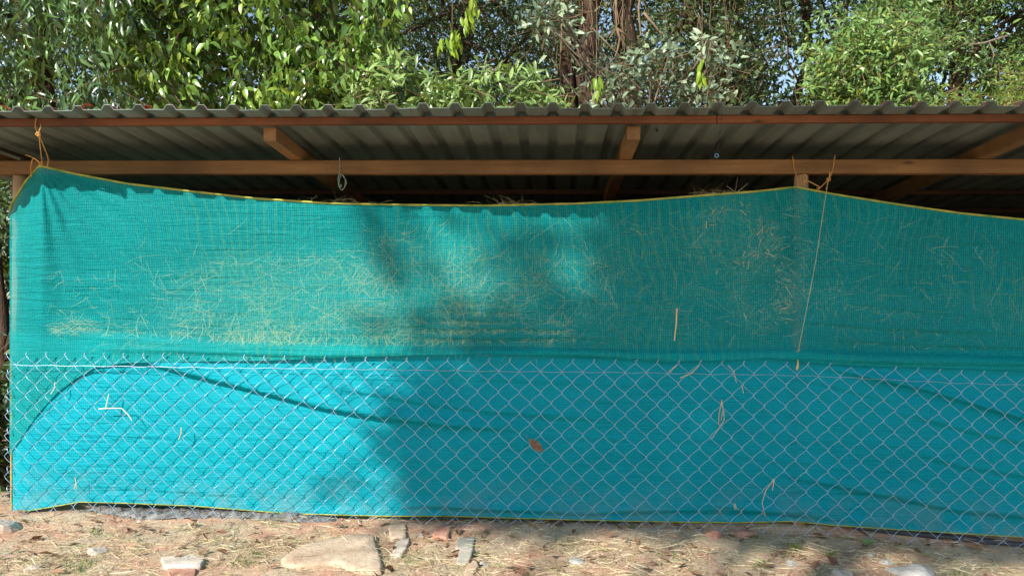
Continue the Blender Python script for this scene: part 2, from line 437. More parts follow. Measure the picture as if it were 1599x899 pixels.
# hay poking above the net rim
def wisps(name, px, py, n, spread, label):
    pts = [tuple(P(px+rng.normal()*spread, py+3+rng.normal()*3, .38+rng.uniform(0, .2))) for _ in range(n)]
    dirs = [(rng.normal(), rng.normal()*.3, rng.normal()*.45) for _ in range(n)]
    L = rng.uniform(.06, .24, n)
    o = strips(name, np.array(pts), np.array(dirs), L, np.full(n, .003), L*.6, rng.uniform(.3, .85, n), STRAW)
    tag(o, label, 'hay', kind='stuff')
wisps('hay_wisp', 1118, 299, 40, 18, 'wisps of dry hay sticking up over the net rim left of the right post')
wisps('hay_wisp', 520, 313, 40, 40, 'dark wisps of hay above the net rim under the hanging cord')
wisps('hay_wisp', 800, 315, 35, 26, 'dark wisps of hay above the lowest stretch of the net rim')

# ------------------------------------------------------------------ the shade net
def mat_net(name, c_lo, c_hi, trans_hi, moire):
    T = NT(name); v = T.coord()
    sep = T.n('ShaderNodeSeparateXYZ', {0: v})
    wob = T.noise(v, 1.6, 3, .5); wob2 = T.noise(v, 7, 2)
    xx = T.math('ADD', sep.outputs['X'], T.math('MULTIPLY', wob, .09)); zz = T.math('ADD', sep.outputs['Z'], T.math('MULTIPLY', wob2, .02))
    wx = T.math('SINE', T.math('MULTIPLY', xx, 2*math.pi/.0145)); wz = T.math('SINE', T.math('MULTIPLY', zz, 2*math.pi/.0115))
    gr = T.noise(T.coord((60, 60, 260)), 1, 3, .7); gr2 = T.noise(T.coord((260, 60, 50)), 1, 3, .7)
    fine = T.noise(v, 160, 2, .8)
    tex = T.math('ADD', T.math('ADD', T.math('MULTIPLY', wx, .16), T.math('MULTIPLY', wz, .14)), T.math('MULTIPLY_ADD', gr, .7, T.math('MULTIPLY_ADD', gr2, 1.3, -.5)))
    big = T.noise(v, 1.4, 4, .6)
    col = T.mix(T.ramp(tex, [(.15, 0.), (.9, 1.)]), c_lo, c_hi)
    col = T.mix(T.ramp(big, [(.35, 0.), (.7, .3)]), col, (c_lo[0]+.005, c_lo[1]*.9, c_lo[2]*.85))
    if moire:
        # two plies of the knitted cloth interfere: drifting greenish bands
        warp = T.noise(T.coord((1, 1, .8)), 1.25, 2, .45)
        ph = T.math('MULTIPLY_ADD', warp, 62.0, T.math('MULTIPLY', sep.outputs['X'], 98.0))
        bands = T.math('SINE', ph)
        mask = T.math('MULTIPLY', T.ramp(T.noise(T.coord((.8, 1, 1)), 1.1, 2), [(.38, 0.), (.56, 1.)]), T.ramp(T.math('MULTIPLY_ADD', sep.outputs['X'], .1, .5), [(.17, .1), (.26, 1.)]))
        b = T.math('MULTIPLY', T.ramp(bands, [(.55, 0.), (.98, 1.)]), T.math('MULTIPLY', mask, .28))
        col = T.mix(b, col, (.11, .40, .12))
        # thin pale threads
        th = T.ramp(T.noise(T.coord((420, 100, 9)), 1, 2, .5), [(.66, 0.), (.74, .35)])
        col = T.mix(th, col, (.16, .50, .34))
    else:
        dz_ = T.math('MULTIPLY', T.ramp(T.math('MULTIPLY', sep.outputs['Z'], 2.4), [(.0, 1.), (.75, 0.)]), T.ramp(T.noise(v, 5, 5, .7), [(.42, 0.), (.62, .32)]))
        col = T.mix(dz_, col, (.26, .32, .28))
        th = T.ramp(T.noise(T.coord((300, 100, 14)), 1, 2, .5), [(.64, 0.), (.74, .3)])
        col = T.mix(th, col, (.10, .62, .66))
    crease = T.noise(T.coord((.9, 1, 16), rot=(0, .06, 0)), 2.0, 4, .6, .5)
    cr2 = T.noise(T.coord((2.2, 1, 34), rot=(0, -.05, 0)), 2.0, 3, .6, .4)
    cmask = T.ramp(T.noise(T.coord((.7, 1, 1.2)), 1.2, 2), [(.42, .1), (.62, 1.)])
    hgt = T.math('ADD', T.math('MULTIPLY', T.math('MULTIPLY', crease, cmask), 1.0), T.math('MULTIPLY', cr2, .35))
    nb = T.bump(hgt, 1.0, .020)
    nb = T.bump(tex, .25, .0015, nb)
    d = T.n('ShaderNodeBsdfPrincipled', {'Base Color': col, 'Roughness': .6, 'Specular IOR Level': .10, 'Normal': nb}).outputs[0]
    tl = T.n('ShaderNodeBsdfTranslucent', {'Color': T.mix(.5, col, (.0, .30, .20)), 'Normal': nb}).outputs[0]
    cloth = T.n('ShaderNodeMixShader', {0: .22, 1: d, 2: tl}).outputs[0]
    op = T.n('ShaderNodeAttribute', attribute_name='holes').outputs['Fac']
    hol = T.math('MULTIPLY', op, T.ramp(tex, [(.1, 1.6), (.9, .35)]), clamp=True)
    tr = T.n('ShaderNodeBsdfTransparent').outputs[0]
    return T.done(T.n('ShaderNodeMixShader', {0: hol, 1: cloth, 2: tr}).outputs[0])
NET_U = mat_net('shade_net_upper', (.0, .21, .228), (.006, .44, .465), .3, True)
NET_L = mat_net('shade_net_lower', (.0, .32, .41), (.006, .47, .60), .05, False)

def folds(px, py, lst):
    """ledges of slack cloth: polyline, depth in metres, reach above in px"""
    s = 0.0
    for pts, A, up in lst:
        x0, x1 = pts[0][0], pts[-1][0]
        if x0 < px < x1:
            yl = interp(px, pts); d = yl-py                # >0 above the line
            e = min(1, (px-x0)/90, (x1-px)/160)
            A2 = A*1.25
            if d > 0: s -= A2*e*math.exp(-d/up)*min(1, d/3.2)
            else: s += A2*.42*e*math.exp(d/(up*.75))*min(1, -d/2.5+.1)
    return s
LF = [([(690, 592), (800, 596), (930, 602), (1020, 604)], .016, 7), ([(620, 578), (760, 581), (900, 585)], .012, 5), ([(860, 622), (960, 630), (1100, 634)], .014, 8), ([(1180, 586), (1280, 600), (1380, 626), (1480, 650)], .016, 8), ([(640, 790), (760, 797), (900, 803), (1030, 801)], .03, 5), ([(540, 618), (640, 622), (760, 634), (860, 640)], .014, 8), ([(430, 700), (560, 716), (640, 726)], .010, 9), ([(420, 740), (540, 752), (660, 757)], .010, 9), ([(1250, 770), (1400, 776), (1560, 790)], .012, 9), ([(300, 660), (500, 672), (900, 686), (1240, 690), (1640, 705)], .008, 2.5), ([(185, 561), (240, 572), (320, 592), (400, 612), (500, 638), (600, 655), (700, 667), (830, 676)], .068, 24),
      ([(480, 600), (560, 614), (660, 632), (760, 645), (900, 655), (1000, 664)], .024, 14),
      ([(250, 585), (400, 603), (520, 622)], .008, 8),
      ([(600, 800), (650, 792), (760, 797), (900, 804)], .03, 9),
      ([(900, 806), (980, 800), (1080, 800), (1250, 803), (1350, 812)], .028, 8),
      ([(1040, 792), (1140, 794), (1240, 806), (1340, 818), (1420, 822)], .020, 9),
      ([(1280, 575), (1350, 590), (1450, 612), (1530, 636), (1640, 668), (1800, 690)], .064, 11),
      ([(1380, 640), (1500, 672), (1620, 700), (1750, 720)], .02, 14),
      ([(1400, 700), (1500, 730), (1600, 745), (1800, 760)], .022, 18),
      ([(1200, 740), (1350, 770), (1500, 800), (1640, 812), (1900, 835)], .03, 16),
      ([(450, 655), (560, 665), (640, 670)], .006, 6),
      ([(20, 580), (100, 582), (240, 580), (330, 572)], .02, 7),
      ([(560, 700), (700, 730), (800, 742)], .008, 12),
      ([(1060, 700), (1200, 722), (1330, 726)], .006, 12),
      ([(140, 760), (320, 772), (520, 782)], .008, 10)]
UF = [([(900, 486), (1010, 490), (1080, 494)], .012, 5), ([(640, 470), (740, 474), (860, 478)], .010, 6), ([(470, 520), (600, 524), (700, 528)], .010, 6), ([(1270, 470), (1420, 486), (1620, 505)], .010, 8), ([(1300, 420), (1450, 452), (1640, 470)], .008, 9),([(150, 548), (300, 552), (480, 558), (700, 556), (900, 556), (1060, 566), (1250, 562), (1400, 568), (2300, 580)], .018, 7),
      ([(600, 510), (700, 516), (820, 514), (960, 520)], .024, 6), ([(620, 527), (740, 531), (900, 529), (1000, 533)], .024, 6),
      ([(640, 498), (760, 503), (900, 500)], .018, 5), ([(820, 540), (930, 541), (1060, 546)], .017, 4),
      ([(700, 486), (820, 490), (940, 486)], .016, 5), ([(1200, 500), (1350, 512), (1500, 520), (1700, 526)], .014, 7),
      ([(1250, 530), (1400, 538), (1600, 544), (1900, 548)], .014, 6), ([(860, 470), (1000, 474), (1120, 470)], .012, 6),
      ([(1380, 400), (1480, 430), (1600, 440)], .012, 9), ([(1420, 350), (1520, 384), (1620, 400)], .012, 9)]

def cloth(name, x0, x1, dx, topc, botc, rows, yfun, holes, mat, label, cat, group=None, jag=None):
    cols = list(np.arange(x0, 100, 3.0)) + list(np.arange(100, 1640, dx)) + list(np.arange(1640, x1+1, 14))
    ncol = len(cols); V = np.zeros((ncol*(rows+1), 3)); H = np.zeros(ncol*(rows+1))
    for i, px in enumerate(cols):
        a, b = topc(px), botc(px)
        for j in range(rows+1):
            py = a+(b-a)*j/rows
            V[j*ncol+i] = P(px, py, yfun(px, py)); H[j*ncol+i] = holes(px, py)
    idx = np.arange(ncol*(rows+1)).reshape(rows+1, ncol)
    Fq = np.stack([idx[:-1, :-1], idx[1:, :-1], idx[1:, 1:], idx[:-1, 1:]], -1).reshape(-1, 4)
    o = link(name, mesh_np(name, V, Fq, np.zeros((0, 3), int), {'holes': H}), mat, smooth=True)
    tag(o, label, cat, group)
    return o, [tuple(V[i]) for i in range(ncol)], [tuple(V[rows*ncol+i]) for i in range(ncol)], [tuple(V[j*ncol]) for j in range(rows+1)]
def yu(px, py):
    y = net_y(px, py)
    y += folds(px, py, UF) + .030*math.exp(-((px-1242)/26)**2)*sstep(545, 480, py)
    q = P(px, py, 0)
    y += .010*noise.noise(Vector((q.x*1.6, q.z*2.6, 0))) + .004*noise.noise(Vector((q.x*2.5, q.z*16, 4)))*sstep(350, 480, py)
    # hay pushes the cloth out
    y -= .03*math.exp(-((px-1140)/75)**2-((py-375)/75)**2) + .02*math.exp(-((px-1190)/55)**2-((py-465)/55)**2)
    y -= .02*sstep(270, 420, px)*sstep(1050, 800, px)*math.exp(-((py-500)/50)**2)
    # slack pocket over the fence top
    sm = interp(px, SEAM)
    if py > sm-8: y -= (.003+.034*sstep(110, 190, px))*sstep(sm-8, sm+2, py)
    if px < 230 and py > 570: y += .0
    # creases radiating from the tied left corner
    if px < 330:
        a = math.atan2(py-259, px-62); r = math.hypot(px-62, py-259)
        y += .006*math.sin(a*24)*sstep(8, 40, r)*sstep(260, 90, r)
    return y
so = straw_on_net('loose_hay', 15000, lambda: rng.uniform(.003, .03), .08, .30, .0034, blobs, '')
tag(so, 'loose pale stalks of hay pressed against the inside of the green net', 'hay', kind='stuff')
so = straw_on_net('loose_straw', 2700, lambda: rng.uniform(-.0035, -.001), .04, .30, .0017, blobs, '')
tag(so, 'fine yellow stalks of straw caught in the weave of the green net', 'straw', kind='stuff')
so = straw_on_net('loose_straw', 420, lambda: rng.uniform(-.006, .004), .04, .14, .0022, [(125, 512, 78, 12, 1), (95, 516, 50, 7, .6)], '', ang=lambda: rng.normal()*.35, zmax=524)
tag(so, 'small drift of straw lying in the net pocket near the left post', 'straw', kind='stuff')
# two round bundles of twisted hay
def bundle(cx, cyy, R, n, yoff, label):
    pts, dirs = [], []
    for k in range(n):
        a = rng.uniform(0, 2*math.pi); r = R*rng.uniform(.25, 1)**.7
        px = cx+r*math.cos(a); py = cyy+r*math.sin(a)
        pts.append(tuple(P(px, py, yu(px, py)+yoff+.05*(r/R)**2*rng.uniform(.3, 1.2))))
        dirs.append((-math.sin(a)+rng.normal()*.35, rng.normal()*.15, -math.cos(a)+rng.normal()*.35))
    L = rng.uniform(.08, .3, n)
    o = strips('hay_bundle', np.array(pts), np.array(dirs), L, np.full(n, .0045), L*.3, rng.uniform(.3, .88, n), STRAW, segs=4)
    # solid core
    m = MB(); c = P(cx, cyy, .17); sc = 1163/5.45; Rm = R/sc
    for j in range(13):
        th = math.pi*j/12
        for i in range(20):
            ph = 2*math.pi*i/20; q = Vector((math.sin(th)*math.cos(ph), math.sin(th)*math.sin(ph), math.cos(th)))
            rr = Rm*.92*(1+.12*noise.noise(q*2.5+c)+.05*noise.noise(q*8)); m.v.append((c.x+q.x*rr, c.y+.05+q.y*rr*.42, c.z+q.z*rr))
    for j in range(12):
        for i in range(20):
            m.f.append((j*20+i, j*20+(i+1) % 20, (j+1)*20+(i+1) % 20, (j+1)*20+i))
    core = m.build('core', HAYM, o, True)
    tag(o, label, 'hay bundle', 'round hay bundles behind the net')
bundle(1148, 370, 68, 1000, .02, 'big round twisted hay bundle behind the net, left of the right post, upper one')
bundle(1190, 462, 52, 600, .03, 'smaller round hay bundle just under the big twisted one behind the net')
def yl(px, py):
    y = interp(px, [(10, .004), (22, -.015), (45, -.036), (150, -.037), (300, -.034), (2300, -.034)])
    q = P(px, py, 0)
    y += folds(px, py, LF) + .008*noise.noise(Vector((q.x*1.3, q.z*2.2, 8))) + .004*noise.noise(Vector((q.x*2.0, q.z*12, 3))) + .010*max(0, noise.noise(Vector((q.x*1.1+q.z*.5, q.z*7+q.x*2.2, 6))))*sstep(200, 600, px) + .005*noise.noise(Vector((q.x*6, q.z*9+q.x*4, 9)))
    b = interp(px, LBOT); y -= .012*sstep(b-20, b, py)*(.6+.6*noise.noise(Vector((q.x*2.5, 0, 1))))
    return max(-.086, min(y, .012))
def hole_u(px, py):
    sm = interp(px, SEAM)+3*math.sin(px*.02)
    pb_ = .10*math.exp(-((px-1242)/9.5)**4)
    return .20+pb_ if py < sm-3 else (.20-.16*min(1, (py-sm+3)/6))
un, ut, ub, ul = cloth('shade_net', 15, 2300, 4.0, net_top, lambda px: interp(px, UBOT), 96, yu, hole_u, NET_U,
    'upper sheet of green shade net tied to the shed beam, hay showing through it', 'shade net', None)
ln, lt, lb, ll = cloth('shade_net', 19, 2300, 4.0, lambda px: interp(px, [(420, 557), (560, 547), (2300, 547)]), lambda px: interp(px, LBOT), 84, yl, lambda px, py: .03+.07*math.exp(-((px-1241)/9.5)**4), NET_L,
    'lower turquoise sheet of shade net hanging to the ground behind the wire fence', 'shade net', None)
HEM = mat_simple('net_hem_yellow', (.16, .26, .05), (.52, .46, .09), 11, .8)
m = MB(); m.tube([Vector(p)+Vector((0, -.004, 0)) for p in ut], [.0072*(1+.25*noise.noise(Vector((p[0]*9, 0, 0)))) for p in ut], 6); m.build('hem', HEM, un)
m = MB(); m.tube([Vector(p)+Vector((0, -.004, .0)) for p in lb], .0036, 6); m.tube([Vector(p)+Vector((-.002, -.004, 0)) for p in ll], .0042, 5); m.build('hem', HEM, ln)

# ------------------------------------------------------------------ chain-link fence
GALV = mat_simple('galvanised_wire', (.27, .42, .60), (.46, .63, .82), 40, .36, (1, 1, 1), .15, .001, .6, .7)
fence = empty('chain_link_fence', (0, -.10, 0), label='low galvanised chain-link fence standing against the turquoise net', cat='fence')
D = .146; YF = -.100; ZT = 1.117
m = MB(); i = 0; x = -3.93
while x < 5.7:
    # one zig-zag wire: a flattened spiral between x and x + D/2, linking its neighbours
    flip = i % 2
    lean = .012*noise.noise(Vector((x*.7, 0, 0))); zoff = .012*noise.noise(Vector((x*.5, 3, 0)))
    pts = []; rad = []
    nh = 17
    for h in range(nh):
        for s in range(6):
            t = s/6; ph = h+t
            k = t if (h+flip) % 2 == 0 else 1-t                       # 0..1 across
            # rounded knuckle at the ends
            e = .5-.5*math.cos(math.pi*k); kk = .72*k+.28*e
            xx = x-.004+(D/2+.008)*kk
            yy = YF + (.0085 if (h+flip) % 2 else -.0085)*math.sin(math.pi*t) - .006*math.exp(-((ph-7)/7)**2)
            zz = ZT+zoff-(ph)*D/2 + .0035*math.sin(math.pi*t)*(1 if (h+flip) % 2 else -1)
            zz += .004*noise.noise(Vector((x*3, ph, 1)))
            g = 1+.0*ph
            pts.append((xx+lean*(ZT-zz)+.006*noise.noise(Vector((x*1.1, zz*2, 6))), yy+.012*noise.noise(Vector((x*.8, zz*1.4, 2))), zz)); rad.append(.0017+.0009*math.exp(-((t-.9)/.16)**2))
    dzr = -.048*sstep(1.4, 3.3, x); pts = [(p[0], p[1], p[2]+dzr*max(0, min(1, p[2]/1.1))) for p in pts]
    zg = gz(x, YF)-.015
    pr = [(p, r) for p, r in zip(pts, rad) if p[2] > zg]
    m.tube([p for p, r in pr], [r for p, r in pr], 5)
    # barbs: ends twisted together at every other wire
    if flip == 0:
        b = Vector(pts[0]); tip = b + Vector((.012, -.004, .018)); tw = []
        for q in range(9):
            a = q*2.2; c = b.lerp(tip, q/8); tw.append(c+Vector((math.cos(a)*.0035, math.sin(a)*.0035, 0)))
        if abs((x*7.3) % 1) > .08: m.tube(tw, .0030, 5)
    if flip:
        q = Vector(pr[-1][0]); m.tube([q, q+Vector((.008, -.004, -.01)), q+Vector((.014, -.008, -.002))], [.003, .0042, .003], 5)
    x += D/2; i += 1
m.build('wire_mesh', GALV, fence, True)
m = MB(); pts = []
xs = np.arange(-3.95, 5.75, D/2)
for k, x in enumerate(xs): pts.append((x, YF-.004+(.006 if k % 2 else -.006), ZT-.5*D+.003*math.sin(k*1.7)-.048*sstep(1.4, 3.3, x)+.004*noise.noise(Vector((x, 5, 0)))))
m.tube(pts, .0017, 5); m.build('line_wire', GALV, fence, True)
# tie loops down the left edge, around the net edge and the post
m = MB()
for z in np.linspace(.12, .98, 7):
    c = Vector((-3.955, .02, z)); lp = [c+Vector((math.cos(a)*.022, math.sin(a)*.075, .03*math.sin(a*2))) for a in np.linspace(0, 2*math.pi, 14)]
    m = MB(); m.tube(lp, .0022, 5); m.build('wire_loop', GALV, fence, True)

# ------------------------------------------------------------------ ropes
def cat_rope(name, lines, r, label, mat=ROPE, cat='rope', group=None, knots=()):
    m = MB()
    for ln_ in lines:
        # smooth the line a little
        pts = [Vector(p) for p in ln_]; out = []
        for i in range(len(pts)-1):
            p0 = pts[max(i-1, 0)]; p1 = pts[i]; p2 = pts[i+1]; p3 = pts[min(i+2, len(pts)-1)]
            for s in range(5):
                t = s/5
                out.append(.5*((2*p1)+(p2-p0)*t+(2*p0-5*p1+4*p2-p3)*t*t+(-p0+3*p1-3*p2+p3)*t**3))
        out.append(pts[-1]); m.tube(out, r, 6)
    for c, R in knots:
        c = Vector(c); lp = []
        for k in range(26):
            a = k/25*4*math.pi; lp.append(c+Vector((math.cos(a)*R, math.sin(a*1.5)*R*.8, math.sin(a)*R*1.1)))
        m.tube(lp, r*1.15, 6)
    o = m.build(name, mat, None, True); tag(o, label, cat, group); return o
Q = P
cat_rope('tie_rope', [[Q(57, 184, -.595), Q(55, 196, -.60), Q(59, 209, -.6), Q(61, 212, -.59), Q(64, 240, -.42), Q(66, 257, -.26)],
                      [Q(60, 183, -.52), Q(64, 196, -.595), Q(61, 209, -.6), Q(68, 228, -.5), Q(75, 247, -.36), Q(74, 262, -.25)],
                      [Q(66, 257, -.26), Q(55, 248, -.25), Q(43, 243, -.25), Q(40, 242, -.26)],
                      [Q(63, 256, -.26), Q(52, 248, -.24), Q(48, 262, -.2), Q(50, 276, -.13)]], .0035,
         'frayed orange tie rope knotted from the eave to the left corner of the net', knots=[(Q(60, 210, -.6), .011), (Q(64, 256, -.265), .009)])
cat_rope('tie_rope', [[Q(1238, 246, -.012), Q(1240, 262, -.02), Q(1245, 280, -.05), Q(1247, 294, -.08)], [Q(1238, 247, -.012), Q(1237, 243, .03)]], .003,
         'thin straight orange tie rope in front of the right post head')
cat_rope('tie_rope', [[Q(1254, 280, -.015), Q(1256, 272, -.03), Q(1260, 278, -.03), Q(1254, 286, -.03), Q(1262, 283, -.03), Q(1272, 288, -.04), Q(1280, 292, -.04), Q(1275, 294, -.04)]], .0035,
         'short curly orange rope end knotted on the side of the right post', knots=[(Q(1257, 283, -.03), .009)])
cat_rope('tie_rope', [[Q(1304, 242, .02), Q(1303, 247, -.015), Q(1301, 262, -.02), Q(1296, 276, -.03), Q(1291, 283, -.035)], [Q(1291, 283, -.035), Q(1284, 290, -.04), Q(1276, 298, -.06)], [Q(1296, 268, -.03), Q(1294, 280, -.035), Q(1290, 296, -.065)]], .0033,
         'knotted orange tie rope hanging from beam to net, right of the post', knots=[(Q(1294, 280, -.035), .010)])
TWINE = mat_simple('thin_twine', (.40, .42, .18), (.56, .55, .25), 60, .8)
cat_rope('twine', [[Q(1292, 290, -.065), Q(1284, 340, -.085), Q(1275, 400, -.085), Q(1262, 470, -.085), Q(1250, 530, -.08), Q(1246, 550, -.075)], [Q(1246, 550, -.075), Q(1249, 546, -.08), Q(1243, 549, -.08)]], .0017,
         'long thin pale twine slanting down the net beside the right post', TWINE, 'twine')
m = MB(); m.tube([Q(1246, 561, -.10), Q(1246, 569, -.115), Q(1245, 574, -.115), Q(1244, 578, -.112)], [.003, .006, .009, .004], 7)
tag(m.build('rope_end', mat_simple('yellow_rope', (.62, .42, .10), (.75, .55, .18), 60, .8), None, True), 'small yellow frayed rope end hanging at the fence top below the right post', 'rope')
PLAST = mat_simple('pale_cord', (.18, .30, .24), (.40, .52, .45), 40, .6)
cat_rope('cord', [[Q(530, 246, -.012), Q(531, 258, -.015), Q(530, 270, -.02), Q(528, 282, -.02), Q(532, 296, -.02), Q(538, 292, -.03), Q(539, 280, -.02), Q(533, 272, -.015), Q(529, 286, -.02)],
                  [Q(533, 272, -.015), Q(541, 284, -.03), Q(535, 297, -.02)]], .0026, 'pale green knotted cord looped below the middle of the beam', PLAST, 'cord', knots=[(Q(531, 290, -.02), .009)])
DARKW = mat_simple('dark_wire', (.04, .04, .05), (.10, .10, .11), 30, .5)
cat_rope('wire', [[Q(1126, 176, -.70), Q(1127, 186, -.6), Q(1125, 205, -.55), Q(1122, 225, -.35), Q(1119, 238, -.2)], [Q(1124, 204, -.55), Q(1115, 228, -.3), Q(1108, 246, -.1)]], .0018, 'thin dark wire hanging from the eave above a blue ring', DARKW, 'wire')
m = MB(); c = Q(1119, 243, -.19); m.tube([c+Vector((math.cos(a)*.012, 0, math.sin(a)*.012)) for a in np.linspace(0, 2*math.pi, 15)], .0045, 7, False)
tag(m.build('hook_ring', mat_simple('blue_plastic', (.10, .22, .42), (.18, .34, .55), 30, .4), None, True), 'small blue ring hanging on a wire above the beam', 'ring')
m = MB(); c = Q(1025, 203, -.3); m.tube([c+Vector((0, 0, .02)), c, c+Vector((.006, 0, -.012)), c+Vector((.012, 0, 0))], [.003, .008, .01, .003], 7)
tag(m.build('hook', DARKW, None, True), 'small dark hook under the roof sheet right of the middle rafter', 'hook')

# ------------------------------------------------------------------ straw and leaves caught on net and fence
STK = mat_simple('dry_stalk', (.60, .40, .20), (.78, .58, .34), 30, .7)
PALE = mat_simple('pale_stalk', (.62, .62, .50), (.78, .76, .66), 30, .7)
def stalk(lines, r, label, mat=STK):
    m = MB()
    for l in lines: m.tube([Q(*p) for p in l], [r*(1-.4*i/len(l)) for i in range(len(l))], 5)
    tag(m.build('dry_stalk', mat), label, 'stalk', 'dry stalks caught on the net and fence')
stalk([[(1057, 482, -.10), (1056, 505, -.10), (1053, 532, -.10)]], .0052, 'thick straight tan stalk on the net left of the right post')
stalk([[(154, 638, -.115), (172, 637, -.118), (190, 637, -.115)], [(165, 637, -.118), (170, 615, -.115)], [(190, 637, -.118), (200, 647, -.118), (206, 656, -.118)]], .004, 'white forked stalk lying across the fence mesh at the left', PALE)
stalk([[(86, 596, -.115), (85, 606, -.118), (79, 615, -.118)]], .003, 'short bent white stalk near the top left of the fence', PALE)
stalk([[(1127, 624, -.115), (1129, 640, -.118), (1126, 656, -.118)], [(1127, 626, -.115), (1123, 645, -.118), (1122, 662, -.118)], [(1130, 640, -.118), (1131, 655, -.110), (1112, 684, -.105)]], .0026, 'drooping forked straw hanging on the fence left of the right post')
stalk([[(1209, 747, -.115), (1196, 765, -.118), (1190, 785, -.118), (1195, 805, -.118)], [(1209, 748, -.118), (1206, 765, -.118)]], .0028, 'long curved green straw low on the fence below the right post')
stalk([[(1046, 582, -.115), (1051, 575, -.118), (1058, 570, -.118)], [(1062, 590, -.115), (1080, 582, -.118), (1092, 570, -.115)]], .003, 'pair of short slanting straws on the fence top wire')
stalk([[(1137, 570, -.115), (1146, 580, -.118), (1150, 597, -.115)], [(1158, 600, -.115), (1161, 614, -.115)]], .0024, 'thin curved straw below the fence top wire left of the post')
stalk([[(283, 667, -.115), (283, 676, -.118), (279, 686, -.118)]], .0035, 'short greenish straw on the fence in the sunlit part')
stalk([[(117, 745, -.115), (119, 755, -.118), (120, 763, -.115)], [(119, 755, -.118), (116, 762, -.115)]], .0028, 'tiny straw tuft low on the fence near its left end')
stalk([[(1146, 786, -.115), (1148, 795, -.118)], [(1148, 786, -.115), (1150, 794, -.118)]], .003, 'tiny pale straw tuft low on the fence, left of the long curved straw')
DEAD = mat_simple('dead_leaf', (.14, .075, .045), (.34, .22, .15), 25, .8, (1, 1, 1), .6, .004)
def dead_leaf(c, s, rz, name='dead_leaf', label=None, group=None, tilt=.3, mat=None, up=True):
    m = MB(); nn = 7
    for i in range(nn):
        t = i/(nn-1); wd = .42*math.sin(math.pi*min(1, t*1.02+.03))**.8
        cu = .25*math.sin(t*3+rz)
        for k in (-1, 0, 1): m.v.append(((t-.5)*s, k*wd*s*.5, (.25*abs(k)*wd+cu*.5+.04*random.random())*s))
    for i in range(nn-1):
        for k in range(2): m.f.append((i*3+k, i*3+k+1, i*3+k+4, i*3+k+3))
    m.tube([(-.5*s, 0, 0), (-.75*s, .04*s, .03*s)], .0016, 4)
    o = m.build(name, mat or DEAD, None, True)
    o.rotation_euler = (random.uniform(-tilt, tilt), random.uniform(-tilt, tilt), rz) if up else (math.pi/2, rz, .2)
    o.location = c
    if label: tag(o, label, 'dead leaf', group)
    return o
m = MB()
cc = Q(837, 695, -.125)
dead_leaf(cc, .14, .75, label='curled brown dead leaf stuck on the middle of the fence', up=False)

# ------------------------------------------------------------------ ground things
STONE = mat_simple('sandstone', (.40, .27, .18), (.68, .52, .38), 6, .9, (1, 1, 1), .7, .01)
STONE_G = mat_simple('grey_stone', (.26, .25, .23), (.50, .49, .46), 9, .9, (1, 1, 1), .7, .01)
STONE_W = mat_simple('white_stone', (.40, .32, .26), (.72, .62, .53), 8, .9, (1, 1, 1), .6, .01)
BRICK = mat_simple('brick_shard', (.40, .17, .11), (.55, .30, .22), 10, .95, (1, 1, 1), .6, .008)
TILE = mat_simple('tile_shard', (.30, .28, .24), (.48, .44, .36), 12, .8, (1, 1, 1), .4, .005)
def slab(outline_px, thick, mat, label, tiltx=0.0, group='stones lying in front of the fence', name='stone', lift=0.0):
    """flat broken stone: outline seen on the ground, real thickness, broken edge"""
    pts = [PG(px, py, thick*.8-.042) for px, py in outline_px]
    c = sum(pts, Vector())/len(pts); c.z = gz(c.x, c.y)
    # densify outline
    ring = []
    for i in range(len(pts)):
        a, b = pts[i], pts[(i+1) % len(pts)]; k = max(2, int((b-a).length/.03))
        for s in range(k):
            p = a.lerp(b, s/k)-c; p.z = 0
            q = p.normalized()*(.008*noise.noise(Vector((p.x*30+c.x*9, p.y*30, 1)))); ring.append(p+q)
    m = MB(); n = len(ring)
    levels = [(1.03, -.02), (1.05, thick*.35), (1.0, thick*.85), (.96, thick), (.75, thick*1.04), (.45, thick*1.05), (.18, thick*1.06)]
    for s, z in levels:
        for p in ring:
            q = Vector((p.x*s, p.y*s, 0)); nzv = noise.noise(Vector((q.x*14+c.x*5, q.y*14, z*9)))
            m.v.append((q.x+.004*nzv, q.y, z+thick*.16*nzv+.3*.02*noise.noise(Vector((q.x*5, q.y*5, c.x)))*(1 if s < 1 else 0)))
    for l in range(len(levels)-1):
        for i in range(n): m.f.append((l*n+i, l*n+(i+1) % n, (l+1)*n+(i+1) % n, (l+1)*n+i))
    m.f.append(tuple((len(levels)-1)*n+i for i in range(n)))
    o = m.build(name, mat, None, False); o.location = (c.x, c.y, c.z+lift); o.rotation_euler = (tiltx, 0, 0)
    for p in o.data.polygons: p.use_smooth = True
    tag(o, label, 'stone', group); return o
PL = rng.normal(size=(97, 3)); PL /= np.linalg.norm(PL, axis=1, keepdims=True)
